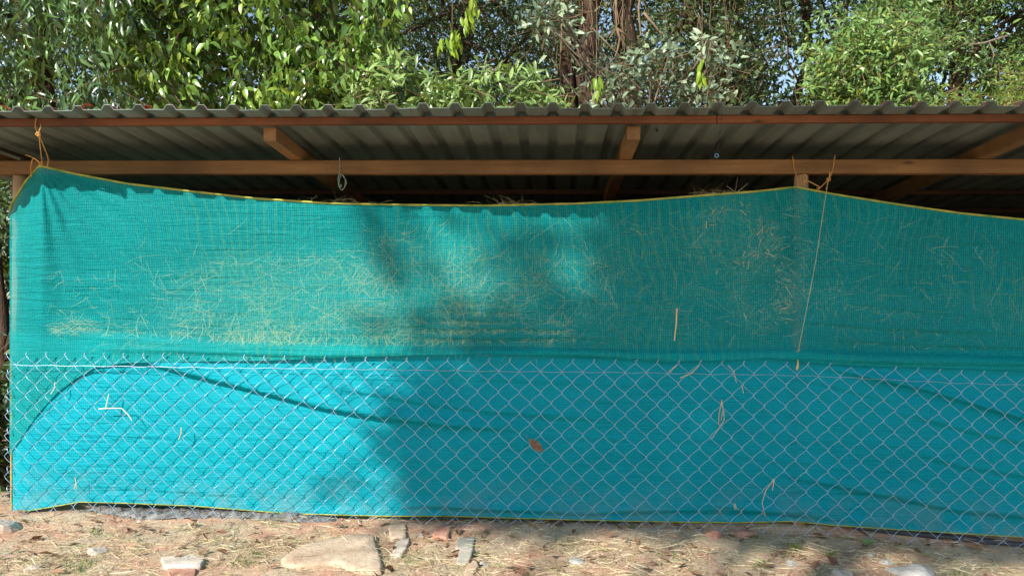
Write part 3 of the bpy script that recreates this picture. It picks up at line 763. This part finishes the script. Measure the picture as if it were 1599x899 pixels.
def rock(px, py, s, mat, label, flat=.6, group='stones lying in front of the fence', name='stone', seed=0, ar=1.0):
    c = PG(px, py); m = MB(); ns, nr = 18, 11
    for j in range(nr):
        th = math.pi*j/(nr-1)
        for i in range(ns):
            ph = 2*math.pi*i/ns; q = Vector((math.sin(th)*math.cos(ph), math.sin(th)*math.sin(ph), math.cos(th)))
            # cut by random planes for a broken look
            r = 1.0
            for k in range(9):
                nv = Vector(PL[(k*7+seed*13) % 97])
                d = q.dot(nv)
                if d > .05: r = min(r, (.62+.02*k)/d)
            r *= 1+.07*noise.noise(q*4+Vector((seed, 0, 0)))+.03*noise.noise(q*11)
            m.v.append((q.x*r*s*ar, q.y*r*s, q.z*r*s*flat))
    for j in range(nr-1):
        for i in range(ns): m.f.append((j*ns+i, (j+1)*ns+i, (j+1)*ns+(i+1) % ns, j*ns+(i+1) % ns))
    o = m.build(name, mat, None, False); o.location = (c.x, c.y, gz(c.x, c.y)+s*flat*.02); o.rotation_euler = (0, 0, seed)
    if label: tag(o, label, 'stone', group)
    return o
slab([(442, 868), (470, 852), (520, 837), (560, 832), (582, 834), (587, 852), (596, 876), (592, 890), (560, 889), (520, 878), (470, 882), (446, 880)], .031, STONE, 'largest flat beige stone slab on the ground, broad end at its right')
slab([(606, 822), (633, 818), (634, 836), (610, 840)], .02, STONE, 'squarish beige stone chip just behind the slanting narrow one')
slab([(622, 838), (640, 838), (636, 852), (626, 866), (611, 864)], .022, STONE_W, 'narrow slanting pale stone right of the largest slab')
slab([(714, 837), (742, 836), (738, 853), (712, 852)], .014, TILE, 'grey rectangular tile shard, farther of the two by the middle')
slab([(718, 858), (740, 856), (733, 874), (712, 876)], .028, TILE, 'pale grey square tile shard, nearer of the two by the middle', .12)
slab([(680, 822), (704, 820), (700, 840), (676, 838)], .018, BRICK, 'flat pinkish brick piece left of the two tile shards')
slab([(728, 884), (742, 872), (748, 882), (738, 899), (724, 899)], .02, STONE, 'small beige chip in front of the nearer tile shard')
slab([(252, 870), (300, 866), (318, 872), (312, 884), (258, 884)], .018, STONE_W, 'long low whitish stone half sunk in the straw at the left')
slab([(262, 886), (306, 884), (302, 905), (268, 905)], .015, BRICK, 'pinkish flat stone just in front of the long whitish one')
rock(2, 826, .125, STONE_W, 'big angular white stone beside the left foot of the net', .62, seed=2)
rock(150, 862, .062, STONE_W, 'angular cream stone in the left straw', .6, seed=3, ar=1.4)
rock(52, 888, .04, STONE_W, 'small white stone at the near left corner of the ground', .6, seed=4, ar=1.3)
rock(1428, 884, .13, STONE_G, 'large rough whitish grey rock at the near right', .45, seed=6, ar=1.3)
rock(1384, 868, .05, STONE_G, 'small grey rock touching the large rough one at the right', .6, seed=7)
rock(1318, 893, .065, STONE_W, 'cream rock at the near edge left of the large rough one', .6, seed=8, ar=1.4)
rock(1236, 878, .04, STONE_G, 'pale grey pebble stone among straw left of the cream rock', .6, seed=9)
rock(1540, 892, .035, STONE_W, 'small pinkish white stone at the far right near edge', .6, seed=10)
rock(1360, 858, .035, STONE_G, 'small dull grey stone close behind the large rough rock', .6, seed=11)
rock(900, 878, .06, STONE_G, 'dull flat grey stone among straw right of the middle', .3, seed=12)
rock(660, 836, .03, STONE_G, 'little grey stone between the beige chip and the brick piece', .7, seed=13)
rock(755, 882, .035, STONE_G, 'little grey lump right of the nearer tile shard', .7, seed=14)
rock(1115, 834, .055, BRICK, 'red brick lump at the fence foot with a dark crack beside it', .9, seed=15, ar=1.2)
rock(1160, 832, .075, BRICK, 'wide red earth clod at the fence foot right of the dark crack', .6, seed=16, ar=1.5)
rock(345, 830, .03, BRICK, 'small red clod under the fence at the left', .6, seed=17)
# gravel
pb = [rng.uniform(-4.2, 5, 900), rng.uniform(-1.5, .02, 900)]
m = MB()
for x, y in zip(*pb):
    s = .004+.012*rng.random()**2.5; z = gz(x, y)
    n0 = len(m.v); r = rng.uniform(.7, 1.3, 6)*s
    m.v += [(x+r[0], y, z), (x, y+r[1], z), (x-r[2], y, z), (x, y-r[3], z), (x, y, z+r[4]), (x, y, z-s)]
    for a, b in ((0, 1), (1, 2), (2, 3), (3, 0)): m.f += [(n0+a, n0+b, n0+4), (n0+b, n0+a, n0+5)]
tag(m.build('gravel', mat_simple('gravel', (.34, .16, .10), (.62, .50, .40), 4, .95)), 'scattered small reddish gravel on the soil', 'gravel', kind='stuff')
# straw litter
N = 30000
X = rng.uniform(-4.3, 5.2, N); Y = -rng.random(N)**.9*1.55+.02
dens = np.array([noise.noise(Vector((x*1.2, y*2.2, 11)))+.6*noise.noise(Vector((x*4, y*5, 2))) for x, y in zip(X, Y)])
bare = np.exp(-((X+3.1)/1.1)**2-((Y+.1)/.35)**2)
keep = rng.random(N) < np.clip(.62+.9*dens-.75*bare, .06, 1)
X, Y = X[keep], Y[keep]; N = len(X)
Z = np.array([gz(x, y) for x, y in zip(X, Y)]) + rng.exponential(.010, N)+.002
th = rng.uniform(0, 2*math.pi, N); L = rng.gamma(2.6, .032, N).clip(.02, .26)
o = strips('straw_litter', np.stack([X, Y, Z], 1), np.stack([np.cos(th), np.sin(th)*.9, rng.normal(size=N)*.14], 1), L, rng.uniform(.0018, .0048, N), L*rng.uniform(0, .45, N), rng.uniform(0, .97, N), STRAW, segs=4)
tag(o, 'dry straw litter strewn over the red soil in front of the fence', 'straw', kind='stuff')
# leaf litter
m = MB()
for k in range(420):
    x = rng.uniform(-4.2, 5); y = -rng.random()*1.5; s = rng.uniform(.02, .055); a = rng.uniform(0, 6.28); z = gz(x, y)+.006+rng.exponential(.006)
    u = Vector((math.cos(a), math.sin(a), rng.normal()*.25))*s; v_ = Vector((-math.sin(a), math.cos(a), rng.normal()*.35))*s*.38; c = Vector((x, y, z)); h = Vector((0, 0, s*.22))
    n0 = len(m.v); m.v += [tuple(c-u), tuple(c-v_+h), tuple(c+u+h*.7), tuple(c+v_+h), tuple(c+h*.2)]
    m.f += [(n0, n0+1, n0+4), (n0+1, n0+2, n0+4), (n0+2, n0+3, n0+4), (n0+3, n0, n0+4)]
tag(m.build('leaf_litter', mat_simple('leaf_litter', (.10, .05, .03), (.30, .17, .10), 5, .85)), 'small crumpled brown leaves among the straw', 'dead leaves', kind='stuff')
for k, (px, py, s, lab) in enumerate([(530, 826, .10, 'curled purplish dead leaf behind the largest stone slab'), (563, 824, .07, 'small dark dead leaf behind the right end of the largest slab'),
        (423, 842, .11, 'long grey-brown dead leaf left of the largest slab'), (683, 846, .07, 'dark dead leaf lying below the flat brick piece'),
        (607, 893, .13, 'broad brown dead leaf right in front of the largest slab'), (1268, 876, .09, 'large dark crumpled dead leaf left of the cream rock'),
        (1225, 862, .08, 'reddish dead leaf left of the large dark crumpled one'), (1350, 846, .07, 'brown dead leaf under the small seedling at the right'),
        (1568, 872, .08, 'dark red dead leaf near the pipe at the far right'), (865, 870, .06, 'small brown dead leaf right of the tile shards'),
        (1020, 884, .07, 'dark dead leaf in the straw of the right middle'), (1125, 895, .09, 'brown dead leaf at the near edge right of the middle'), (178, 815, .06, 'brown dead leaf at the fence foot by the gap under the net'), (218, 820, .05, 'reddish dead leaf at the fence foot right of the net gap')]):
    p = PG(px, py); dead_leaf((p.x, p.y, gz(p.x, p.y)+.012), s, k*1.9, label=lab, group='dead leaves on the ground')
# green tufts and seedlings
GRASS = mat_leaf('grass_blade', (.05, .10, .02), (.20, .28, .07), .3, .5, .3)
gp, gd = [], []
for cx, cyy, n_, sp in [(985, 826, 40, 8), (1175, 838, 70, 14), (1240, 852, 110, 16), (1190, 880, 60, 18), (735, 868, 50, 14), (560, 885, 80, 30), (400, 866, 60, 14), (120, 885, 90, 30), (150, 832, 40, 12), (380, 880, 60, 20), (1300, 858, 40, 10), (1500, 882, 40, 20), (880, 850, 40, 30), (640, 870, 40, 20), (1060, 870, 60, 40), (1280, 895, 50, 30), (220, 850, 30, 20)]:
    for _ in range(n_):
        p = PG(cx+rng.normal()*sp*.5, min(cyy+rng.normal()*sp*.25, 925)); gp.append((p.x, p.y, gz(p.x, p.y)+.012)); gd.append((rng.normal()*.7, rng.normal()*.7, 1))
gp, gd = np.array(gp), np.array(gd); n_ = len(gp); L = rng.uniform(.015, .045, n_)
o = strips('grass', gp, gd, L, np.full(n_, .004), L*.5, rng.uniform(.1, 1, n_), GRASS); tag(o, 'short green grass sprouting through the straw', 'grass', kind='stuff')

# ------------------------------------------------------------------ leaves
def leaf_arrays(base, dirn, nrm, length, wr, fold=.18, droop=.25):
    d = dirn/np.linalg.norm(dirn, axis=1, keepdims=True)
    s = np.cross(d, nrm); s /= np.linalg.norm(s, axis=1, keepdims=True)+1e-9
    n = np.cross(s, d); L = length[:, None]; W = (length*wr)[:, None]
    def pt(t, k, h): return base + d*(L*t) + s*(W*k) + n*(L*h)
    f = fold*wr
    vv = [pt(0, 0, 0), pt(.28, -.46, f-.02*droop), pt(.28, 0, 0), pt(.28, .46, f-.02*droop), pt(.66, -.40, f-.3*droop), pt(.66, 0, -.25*droop), pt(.66, .40, f-.3*droop), pt(1, 0, -droop*.7)]
    return np.stack(vv, 1)
LQ = np.array([(1, 4, 5, 2), (2, 5, 6, 3)]); LT = np.array([(0, 1, 2), (0, 2, 3), (4, 7, 5), (5, 7, 6)])
def foliage(name, centers, nleaf, L, wr, hang, spread, mat, parent, twig=.5, tintbase=.5, light=Vector((-.3, -.8, .5)), whorl=False, twig_out=None, droop=.25):
    """clusters: each a drooping twig with leaves set along it"""
    C = np.array(centers); nc = len(C)
    td = rng.normal(size=(nc, 3))*np.array([1, .8, .5]); td[:, 2] -= hang; td /= np.linalg.norm(td, axis=1, keepdims=True)
    t = rng.random((nc, nleaf)) if not whorl else .7+.3*rng.random((nc, nleaf))
    base = C[:, None, :] + td[:, None, :]*(t[..., None]-.5)*twig + rng.normal(size=(nc, nleaf, 3))*spread
    r = rng.normal(size=(nc, nleaf, 3)); dr = r/np.linalg.norm(r, axis=2, keepdims=True)*.85 + td[:, None, :]*.6; dr[..., 2] -= hang*.8
    nr = rng.normal(size=(nc, nleaf, 3))*.55 + np.array([-.25, -.55, .75])
    ln = L*rng.uniform(.6, 1.25, (nc, nleaf))
    V = leaf_arrays(base.reshape(-1, 3), dr.reshape(-1, 3), nr.reshape(-1, 3), ln.ravel(), wr, droop=droop)
    n = len(V); b = (np.arange(n)*8)[:, None, None]
    ct = rng.normal(tintbase-.08, .22, nc)[:, None]; tint = np.clip(ct + rng.normal(0, .18, (nc, nleaf)), 0, 1).ravel()
    me = mesh_np(name, V.reshape(-1, 3), (b+LQ).reshape(-1, 4), (b+LT).reshape(-1, 3), {'tint': np.repeat(tint, 8)})
    o = link(name, me, mat, parent)
    if twig_out is not None:
        for k in range(nc):
            if rng.random() < twig_out[1]:
                a = Vector(C[k]-td[k]*twig*.9); bb = Vector(C[k]+td[k]*twig*.5); mid = (a+bb)/2+Vector(rng.normal(size=3)*.03)
                twig_out[0].tube([a, mid, bb], [.006, .0045, .002], 4, False)
    return o
def limb(m, a, b, r0, r1, wob=.12, n=7, sides=7):
    a, b = Vector(a), Vector(b); L = (b-a).length; s = rng.uniform(0, 50)
    pts = [a.lerp(b, k/n)+Vector((noise.noise(Vector((k*.6, s, 0))), noise.noise(Vector((k*.6, s, 5))), noise.noise(Vector((k*.6, s, 9)))*.6))*wob*L*math.sin(math.pi*k/n) for k in range(n+1)]
    m.tube(pts, [r0+(r1-r0)*k/n for k in range(n+1)], sides, False)

GAPS = [(1225, 130, 24, 30), (1262, 105, 14, 22), (1290, 60, 25, 25), (1215, 65, 14, 16), (1480, 122, 36, 24), (1500, 90, 12, 12), (1570, 12, 10, 8), (952, 28, 30, 14), (940, 45, 14, 10), (1160, 20, 14, 12), (1190, 150, 8, 10), (1340, 20, 12, 12), (1035, 90, 8, 8), (1335, 5, 10, 6), (1255, 140, 20, 16)]
def ingap(px, py, k=1.0):
    for gx_, gy_, a, b in GAPS:
        if ((px-gx_)/(a*k))**2+((py-gy_)/(b*k))**2 < 1: return True
    return False
def px_of(p):
    d = Vector(p)-CAM; z = d.dot(_fw); return 799.5+F_PX*d.dot(_rt)/z, 449.5-F_PX*d.dot(_up)/z
def scatter(n, x0, x1, y0, y1, D0, D1, clump=.0, gap=1.0, edge=None, seed=0, cs=1.0):
    out = []; tries = 0
    while len(out) < n and tries < n*20:
        tries += 1
        px = rng.uniform(x0, x1); py = rng.uniform(y0, y1); Y = rng.uniform(D0, D1)
        if edge and not edge(px, py): continue
        q = P(px, py, Y)
        if clump and noise.noise(Vector((q.x*cs+seed, q.y*cs, q.z*cs*1.3))) < clump-.35: continue
        if gap and ingap(px, py, gap): continue
        out.append(tuple(q))
    return out
def tree(name, label, cat, centers, leafmat, barkmat, trunk_x, trunk_y, top_z, r, nleaf, L, wr, hang, spread, twig, tintbase, group=None, limbs=18, twigp=.35, whorl=False, crown_z=None, droop=.25):
    root = empty(name, (trunk_x, trunk_y, gz(trunk_x, trunk_y)), label=label, cat=cat, group=group)
    m = MB(); b = Vector((trunk_x, trunk_y, gz(trunk_x, trunk_y)-.1)); tp = Vector((trunk_x+.3*rng.normal(), trunk_y+.2, top_z))
    limb(m, b, tp, r, r*.45, .05, 10, 12)
    cs = [centers[i] for i in rng.choice(len(centers), min(limbs, len(centers)), replace=False)]
    for c in cs:
        t = rng.uniform(.35, .95); a = b.lerp(tp, t); limb(m, a, c, r*.28, .012, .14, 6, 6)
    tw = MB()
    foliage('crown', centers, nleaf, L, wr, hang, spread, leafmat, root, twig, tintbase, twig_out=(tw, twigp), whorl=whorl, droop=droop)
    m.build('trunk', barkmat, root, True)
    if tw.v: tw.build('twigs', TWIG, root)
    return root

G_LONG = mat_leaf('leaf_dark_long', (.014, .045, .022), (.15, .29, .08), .18, .30, .6)
G_BROAD = mat_leaf('leaf_broad_green', (.016, .055, .012), (.23, .42, .07), .22, .24, .85, (.30, .42, .06))
G_DARK = mat_leaf('leaf_dark_small', (.008, .022, .010), (.09, .16, .05), .15, .4, .4, (.16, .15, .04))
G_PALE = mat_leaf('leaf_pale_long', (.04, .10, .03), (.30, .45, .14), .25, .32, .5)
G_SILV = mat_leaf('leaf_grey_green', (.04, .085, .05), (.28, .37, .23), .12, .38, .45)
G_MID = mat_leaf('leaf_mid_green', (.020, .06, .020), (.22, .38, .10), .22, .32, .5, (.26, .30, .06))
G_YEL = mat_leaf('leaf_yellow_green', (.08, .13, .025), (.24, .32, .06), .4, .4, .4, (.40, .26, .06))
G_LIME = mat_leaf('leaf_lime', (.20, .36, .04), (.42, .60, .06), .5, .35, .4)

# far woodland: one mass behind everything
c = scatter(13500, -600, 2150, -200, 330, 12.5, 18, .0, 1.0)
o = foliage('far_woodland', c, 12, .20, .46, .25, .28, G_DARK, None, .6, .50)
tag(o, 'dark far woodland closing the view behind the nearer trees', 'woodland', kind='stuff')

# nearer trees
leftedge = lambda px, py: px < 215-.35*(py-10)+40*math.sin(py*.05)
c = scatter(1150, -420, 240, -320, 205, 3.9, 6.5, .28, 0, leftedge, 1, 1.6)
tree('tree', 'large tree with long narrow drooping dark leaves at the far left', 'tree', c, G_LONG, BARK, -7.6, 5.4, 7.0, .20, 16, .21, .21, .75, .08, .7, .62, 'trees behind the shed', droop=.35)
c = scatter(1500, 120, 620, -320, 215, 4.2, 6.3, .25, 0, lambda px, py: (px > 150+.3*py) and (py < 150 or px < 560), 2, 1.7)
tree('tree', 'bright tree with broad glossy hanging leaves left of the middle', 'tree', c, G_BROAD, BARK_G, -3.6, 5.6, 7.5, .16, 13, .175, .42, .75, .07, .55, .60, 'trees behind the shed', droop=.35)
c = scatter(330, 520, 885, 95, 235, 3.9, 4.9, .1, 0, lambda px, py: py > 105+.10*(px-600)+22*math.sin(px*.03), 3, 2)
tree('sapling', 'low sapling with pale long leaves just behind the roof edge, left of the big trunk', 'sapling', c, G_PALE, BARK_G, -1.2, 4.5, 3.9, .05, 12, .19, .25, .15, .06, .5, .75, None, whorl=False, droop=.3)
c = scatter(2500, 430, 960, -300, 240, 8, 10.5, .05, .5, None, 4, 1.0)
tree('tree', 'dense dark small-leaved tree behind the middle of the roof', 'tree', c, G_DARK, BARK, -1.9, 9.4, 9, .2, 14, .085, .5, .2, .16, .5, .62, 'trees behind the shed')
# big trunk with vines
root = empty('tree', (.75, 7.5, 0), label='thick brown trunk wrapped in climbing vines right of the middle', cat='tree', group='trees behind the shed')
m = MB()
def trunkline(pxa, pya, pxb, pyb, Y, r0, r1):
    a = P(pxa, pya, Y); b = P(pxb, pyb, Y); dz = (a-b); g = a+(a-b)*((a.z+.1)/max(1e-3, (b.z-a.z)))*1.0
    g.z = -.1; g.x = a.x+.3; limb(m, g, a, r0*1.5, r0, .02, 8, 12); limb(m, a, b, r0, r1, .05, 8, 12)
trunkline(910, 200, 925, -120, 7.5, .21, .17); trunkline(985, 200, 975, -150, 8.2, .20, .18); trunkline(893, 200, 878, -90, 7.3, .12, .10); trunkline(1130, 200, 1060, -60, 8.5, .10, .08); trunkline(1010, 190, 1090, -60, 8.0, .06, .05)
m.build('trunk', BARK, root, True)
m = MB()
for k in range(30):
    px = rng.choice([rng.normal(905, 26), rng.normal(985, 20), rng.uniform(860, 1200)]); Y = rng.uniform(6.3, 7.2)
    a = P(px, -120, Y); b = P(px+rng.normal()*30, rng.uniform(60, 230), Y+rng.normal()*.1)
    limb(m, a, b, rng.uniform(.004, .012), .003, .05, 12, 5)
for l in [[(930, 130), (918, 95), (915, 60), (925, 45), (950, 70), (975, 95)], [(962, -40), (962, 20), (963, 45), (952, 60)], [(963, 45), (968, 60), (964, 80), (958, 95)], [(1003, -30), (997, 15), (1001, 55), (995, 60)], [(900, 120), (925, 110), (930, 95)], [(1005, 20), (1030, 50), (1060, 66)], [(963, 45), (978, 55)], [(878, 20), (877, 60), (874, 112)]]:
    pts = [P(x, y, 6.2) for x, y in l]; m.tube(pts, [.02*(1-.5*i/len(pts)) for i in range(len(pts))], 6)
m.build('vines', TWIG, root, True)
c = scatter(620, 850, 1180, -300, 220, 6.4, 9.0, .30, 1.0, None, 5, 1.2)
tw = MB(); foliage('crown', c, 12, .10, .5, .3, .12, G_DARK, root, .5, .6, twig_out=(tw, .5)); tw.build('twigs', TWIG, root)

c = scatter(70, 920, 1135, 60, 160, 4.9, 5.8, .05, 0, lambda px, py: abs(py-(120+14*math.sin(px*.035))) < 34 or px > 1040, 6, 2)
c += scatter(25, 835, 890, 5, 60, 5, 5.5, 0, 0)
tree('tree', 'grey-green climber with oval pale leaves in front of the vine-wrapped trunk', 'climber', c, G_SILV, BARK_G, 1.35, 5.6, 4.9, .04, 9, .15, .42, .0, .10, .45, .62, None, whorl=True, limbs=30, twigp=.9)
c = scatter(1000, 1040, 1240, -300, 220, 7.5, 9.5, .22, 1.0, None, 7, 1.1)
tree('tree', 'sparse dark tree with leaning thin stems right of the vine-wrapped trunk', 'tree', c, G_DARK, BARK, 3.2, 8.8, 8, .11, 12, .10, .45, .3, .16, .5, .66, 'trees behind the shed', limbs=30, twigp=.6)
c = scatter(950, 1262, 1450, 10, 235, 6.2, 8.2, .10, 1.05, lambda px, py: ((px-1350)/105)**2+((py-120)/115)**2 < 1.0+1.1*noise.noise(Vector((px*.03, py*.03, 3))) or py > 150, 8, 1.3)
tree('tree', 'bushy bright green tree between the two sky gaps at the right', 'tree', c, G_MID, BARK_G, 5.2, 7.4, 5.2, .10, 14, .13, .32, .15, .11, .45, .72, 'trees behind the shed', limbs=14)
c = scatter(3800, 1360, 2100, -330, 240, 8.6, 11.5, .20, 1.05, lambda px, py: py < 100+.12*abs(px-1440) or px > 1515, 9, 1.0)
tree('tree', 'tall tree with fine star-like leaf tufts at the far right', 'tree', c, G_MID, BARK, 8.2, 10.2, 9, .18, 14, .14, .28, .2, .10, .5, .58, 'trees behind the shed', whorl=True)
c = scatter(420, 1460, 1900, 115, 240, 5.0, 6.6, .08, 1.0, lambda px, py: py > 150-.22*(px-1480)+15*math.sin(px*.05), 10, 1.6)
tree('shrub', 'yellow-green shrub with some orange leaves above the right end of the roof', 'shrub', c, G_YEL, BARK_G, 7.3, 5.8, 3.9, .05, 14, .09, .35, .1, .10, .4, .55)
c = scatter(500, 1180, 1700, -300, 20, 8.5, 11, .25, 1.0, None, 12, 1.0)
tree('tree', 'overhanging dark crown above the sky gaps at the right', 'tree', c, G_LONG, BARK, 5.4, 10.6, 9.5, .14, 14, .13, .3, .3, .13, .5, .62, 'trees behind the shed')
# bare branch in the right tree
m = MB(); m.tube([P(1512, 70, 7.9), P(1535, 68, 7.9), P(1560, 60, 7.9), P(1574, 56, 7.9)], [.012, .018, .022, .02], 6); m.tube([P(1545, 66, 7.9), P(1552, 85, 7.9), P(1548, 104, 7.9)], .01, 5)
tag(m.build('bare_branch', BARK_G, None, True), 'short bare pale branch standing out of the far right tree', 'branch')
# hanging lime leaves
def lime(name, pts_, label):
    root = empty(name, P(pts_[0][0], -60, 4.6), label=label, cat='hanging leaves')
    cs = []; m = MB()
    m.tube([P(pts_[0][0]+2, -220, 4.6)]+[P(x, y, 4.6) for x, y in pts_], .004, 5)
    cs = [tuple(P(x+rng.normal()*4, y+rng.normal()*5, 4.6)) for x, y in pts_ for _ in range(2)]
    foliage('leaf_cluster', cs, 4, .16, .34, 2.2, .03, G_LIME, root, .1, .6)
    m.build('stem', TWIG, root)
lime('creeper', [(738, 6), (736, 18), (733, 28)], 'upper bunch of hanging lime-green leaves against the dark tree')
lime('creeper', [(706, 52), (700, 62), (712, 66), (716, 60)], 'lower bunch of hanging lime-green leaves against the dark tree')
lime('creeper', [(931, 126), (935, 140)], 'pair of long lime-green leaves hanging in front of the thick trunk')
lime('creeper', [(1096, 106), (1096, 116)], 'single small lime-green leaf cluster right of the pale climber')

# left side, beyond the end post
c = scatter(800, -260, 60, 285, 700, 2.2, 4.0, 0, 0)+scatter(260, -200, 4, 590, 768, .3, 1.2, 0, 0)
tree('bush', 'dark leafy bush beyond the left end of the shed', 'bush', c, G_DARK, BARK, -7.3, 3.4, 2.2, .06, 16, .13, .36, .4, .10, .5, .42)
m = MB(); limb(m, P(8, 660, 1.9), P(-4, 380, 2.3), .06, .04, .08, 8, 8); limb(m, P(12, 560, 2.0), P(30, 470, 2.0), .03, .02, .1, 5, 7)
m.v and tag(m.build('tree_stump', BARK, None, True), 'thin dark stem standing behind the left edge of the net', 'stem')
# fallen leaves on the eave
for k, (px, lab) in enumerate([(138, 'orange fallen leaf on the roof edge at the left'), (232, 'small pink fallen leaf on the roof edge, right of the orange one'), (8, 'red fallen leaf on the roof edge at the very left')]):
    p = P(px, 168.5+k*.5, -.70)
    dead_leaf((p.x, p.y, p.z+.004), .075, k*2.0+.4, 'fallen_leaf', lab, 'fallen leaves on the roof', .3, mat_simple('leaf_red', (.45, .14, .07), (.60, .26, .14), 20, .7))

# ------------------------------------------------------------------ things under the net hem
TARP = mat_simple('grey_plastic', (.035, .035, .035), (.30, .29, .28), 22, .5, (1, 1, 1), .8, .01, .5)
m = MB(); nxs, nys = 90, 9
for j in range(nys):
    for i in range(nxs):
        px = 130+400*i/(nxs-1); t = j/(nys-1)
        q = PG(px, 800+.02*(px-130)); x = q.x; y = -.105+.22*t-.03*math.sin(px*.03)*(1-t); e = min(1, i/6, (nxs-1-i)/10)
        m.v.append((x, y, gz(x, y)+.002+e*(.040*math.sin(math.pi*t)**.5+.020*noise.noise(Vector((x*14, y*40, 0)))+.008*noise.noise(Vector((x*30, y*60, 0))))))
for j in range(nys-1):
    for i in range(nxs-1): a = j*nxs+i; m.f.append((a, a+1, a+nxs+1, a+nxs))
tag(m.build('plastic_sheet', TARP, None, True), 'crumpled grey plastic sheet on the soil under the left part of the net', 'plastic sheet')
m = MB(); m.tube([P(126, 786, .02), P(150, 793, -.02), P(180, 801, -.05), P(215, 806, -.055)], [.012, .014, .009, .004], 7)
tag(m.build('bark_strip', BARK_G, None, True), 'brown strip of bark sticking out under the lifted net hem', 'bark')
m = MB(); pts = [P(1330, 822, .035), P(1390, 829, .02), P(1450, 835, .0), P(1520, 842, -.02), P(1600, 851, -.03), P(1750, 868, -.04), P(2100, 905, -.03)]
m.tube(pts, .021, 12); tag(m.build('water_pipe', mat_simple('black_pipe', (.03, .03, .035), (.08, .08, .10), 20, .35, spec=.5), None, True), 'black plastic pipe lying along the net foot at the right', 'pipe')
# seedlings
def seedling(px, py, n_, s, label):
    p = PG(px, py); r = empty('seedling', (p.x, p.y, gz(p.x, p.y)), label=label, cat='seedling')
    base = np.array([[0, 0, s*.6]]*n_)+np.array(p)*[1, 1, 0]+[0, 0, r.location.z]
    a = np.arange(n_)*2.4; dr = np.stack([np.cos(a), np.sin(a), np.full(n_, .7)], 1)
    V = leaf_arrays(base, dr, np.tile([-.2, -.6, .8], (n_, 1)), np.full(n_, s), .6); b = (np.arange(n_)*8)[:, None, None]
    link('leaf_cluster', mesh_np('leaf_cluster', V.reshape(-1, 3), (b+LQ).reshape(-1, 4), (b+LT).reshape(-1, 3), {'tint': np.full(n_*8, .7)}), G_MID, r)
    m = MB(); m.tube([(p.x, p.y, r.location.z-.01), (p.x, p.y, r.location.z+s*.62)], .0015, 5); m.build('stem', G_MID, r)
seedling(691, 813, 3, .05, 'tiny green seedling at the net foot left of the middle')
seedling(1355, 846, 4, .05, 'small green seedling on the soil at the right')

# ------------------------------------------------------------------ shade trees behind the viewer
def shade(name, label, rects, n, t0, t1, leafmat, L, trunk):
    """crown whose leaves stand up-sun of the shaded stretch of the net"""
    cs = []
    d = Vector((-.74, -1, .80))
    wts = np.array([r[4] for r in rects], float); wts /= wts.sum()
    for k in rng.choice(len(rects), n, p=wts):
        x0, x1, y0, y1, _ = rects[k]
        q = P(rng.uniform(x0, x1), rng.uniform(y0, y1), 0)
        t = rng.uniform(t0, t1); cs.append(tuple(q+d*t))
    root = empty(name, trunk, label=label, cat='tree', group='trees behind the viewer')
    foliage('crown', cs, 9, L, .42, .4, .11, leafmat, root, .42, .5)
    m = MB(); b = Vector(trunk); tp = Vector((trunk[0], trunk[1], max(c[2] for c in cs)))
    limb(m, b-Vector((0, 0, .1)), tp, .25, .08, .03, 10, 12)
    for c_ in [cs[i] for i in rng.choice(len(cs), 16)]: limb(m, b.lerp(tp, rng.uniform(.4, .9)), c_, .05, .01, .1, 6, 6)
    m.build('trunk', BARK, root, True)
shade('tree', 'tall tree behind the viewer whose crown shades the right part of the net',
      [(1000, 1700, 285, 560, 4.5), (1700, 2500, 270, 830, 4.0), (740, 1008, 590, 800, 1.85), (660, 745, 600, 800, .26), (600, 660, 640, 780, .05),
       (1135, 1700, 570, 830, 4.3), (1015, 1125, 715, 830, .30), (1015, 1125, 580, 715, .07), (808, 852, 335, 430, .10), (612, 642, 318, 430, .028), (945, 1000, 345, 560, .22), (640, 930, 478, 575, .26)],
      1650, 10.5, 16, G_MID, .20, (-8.5, -14.5, 0))
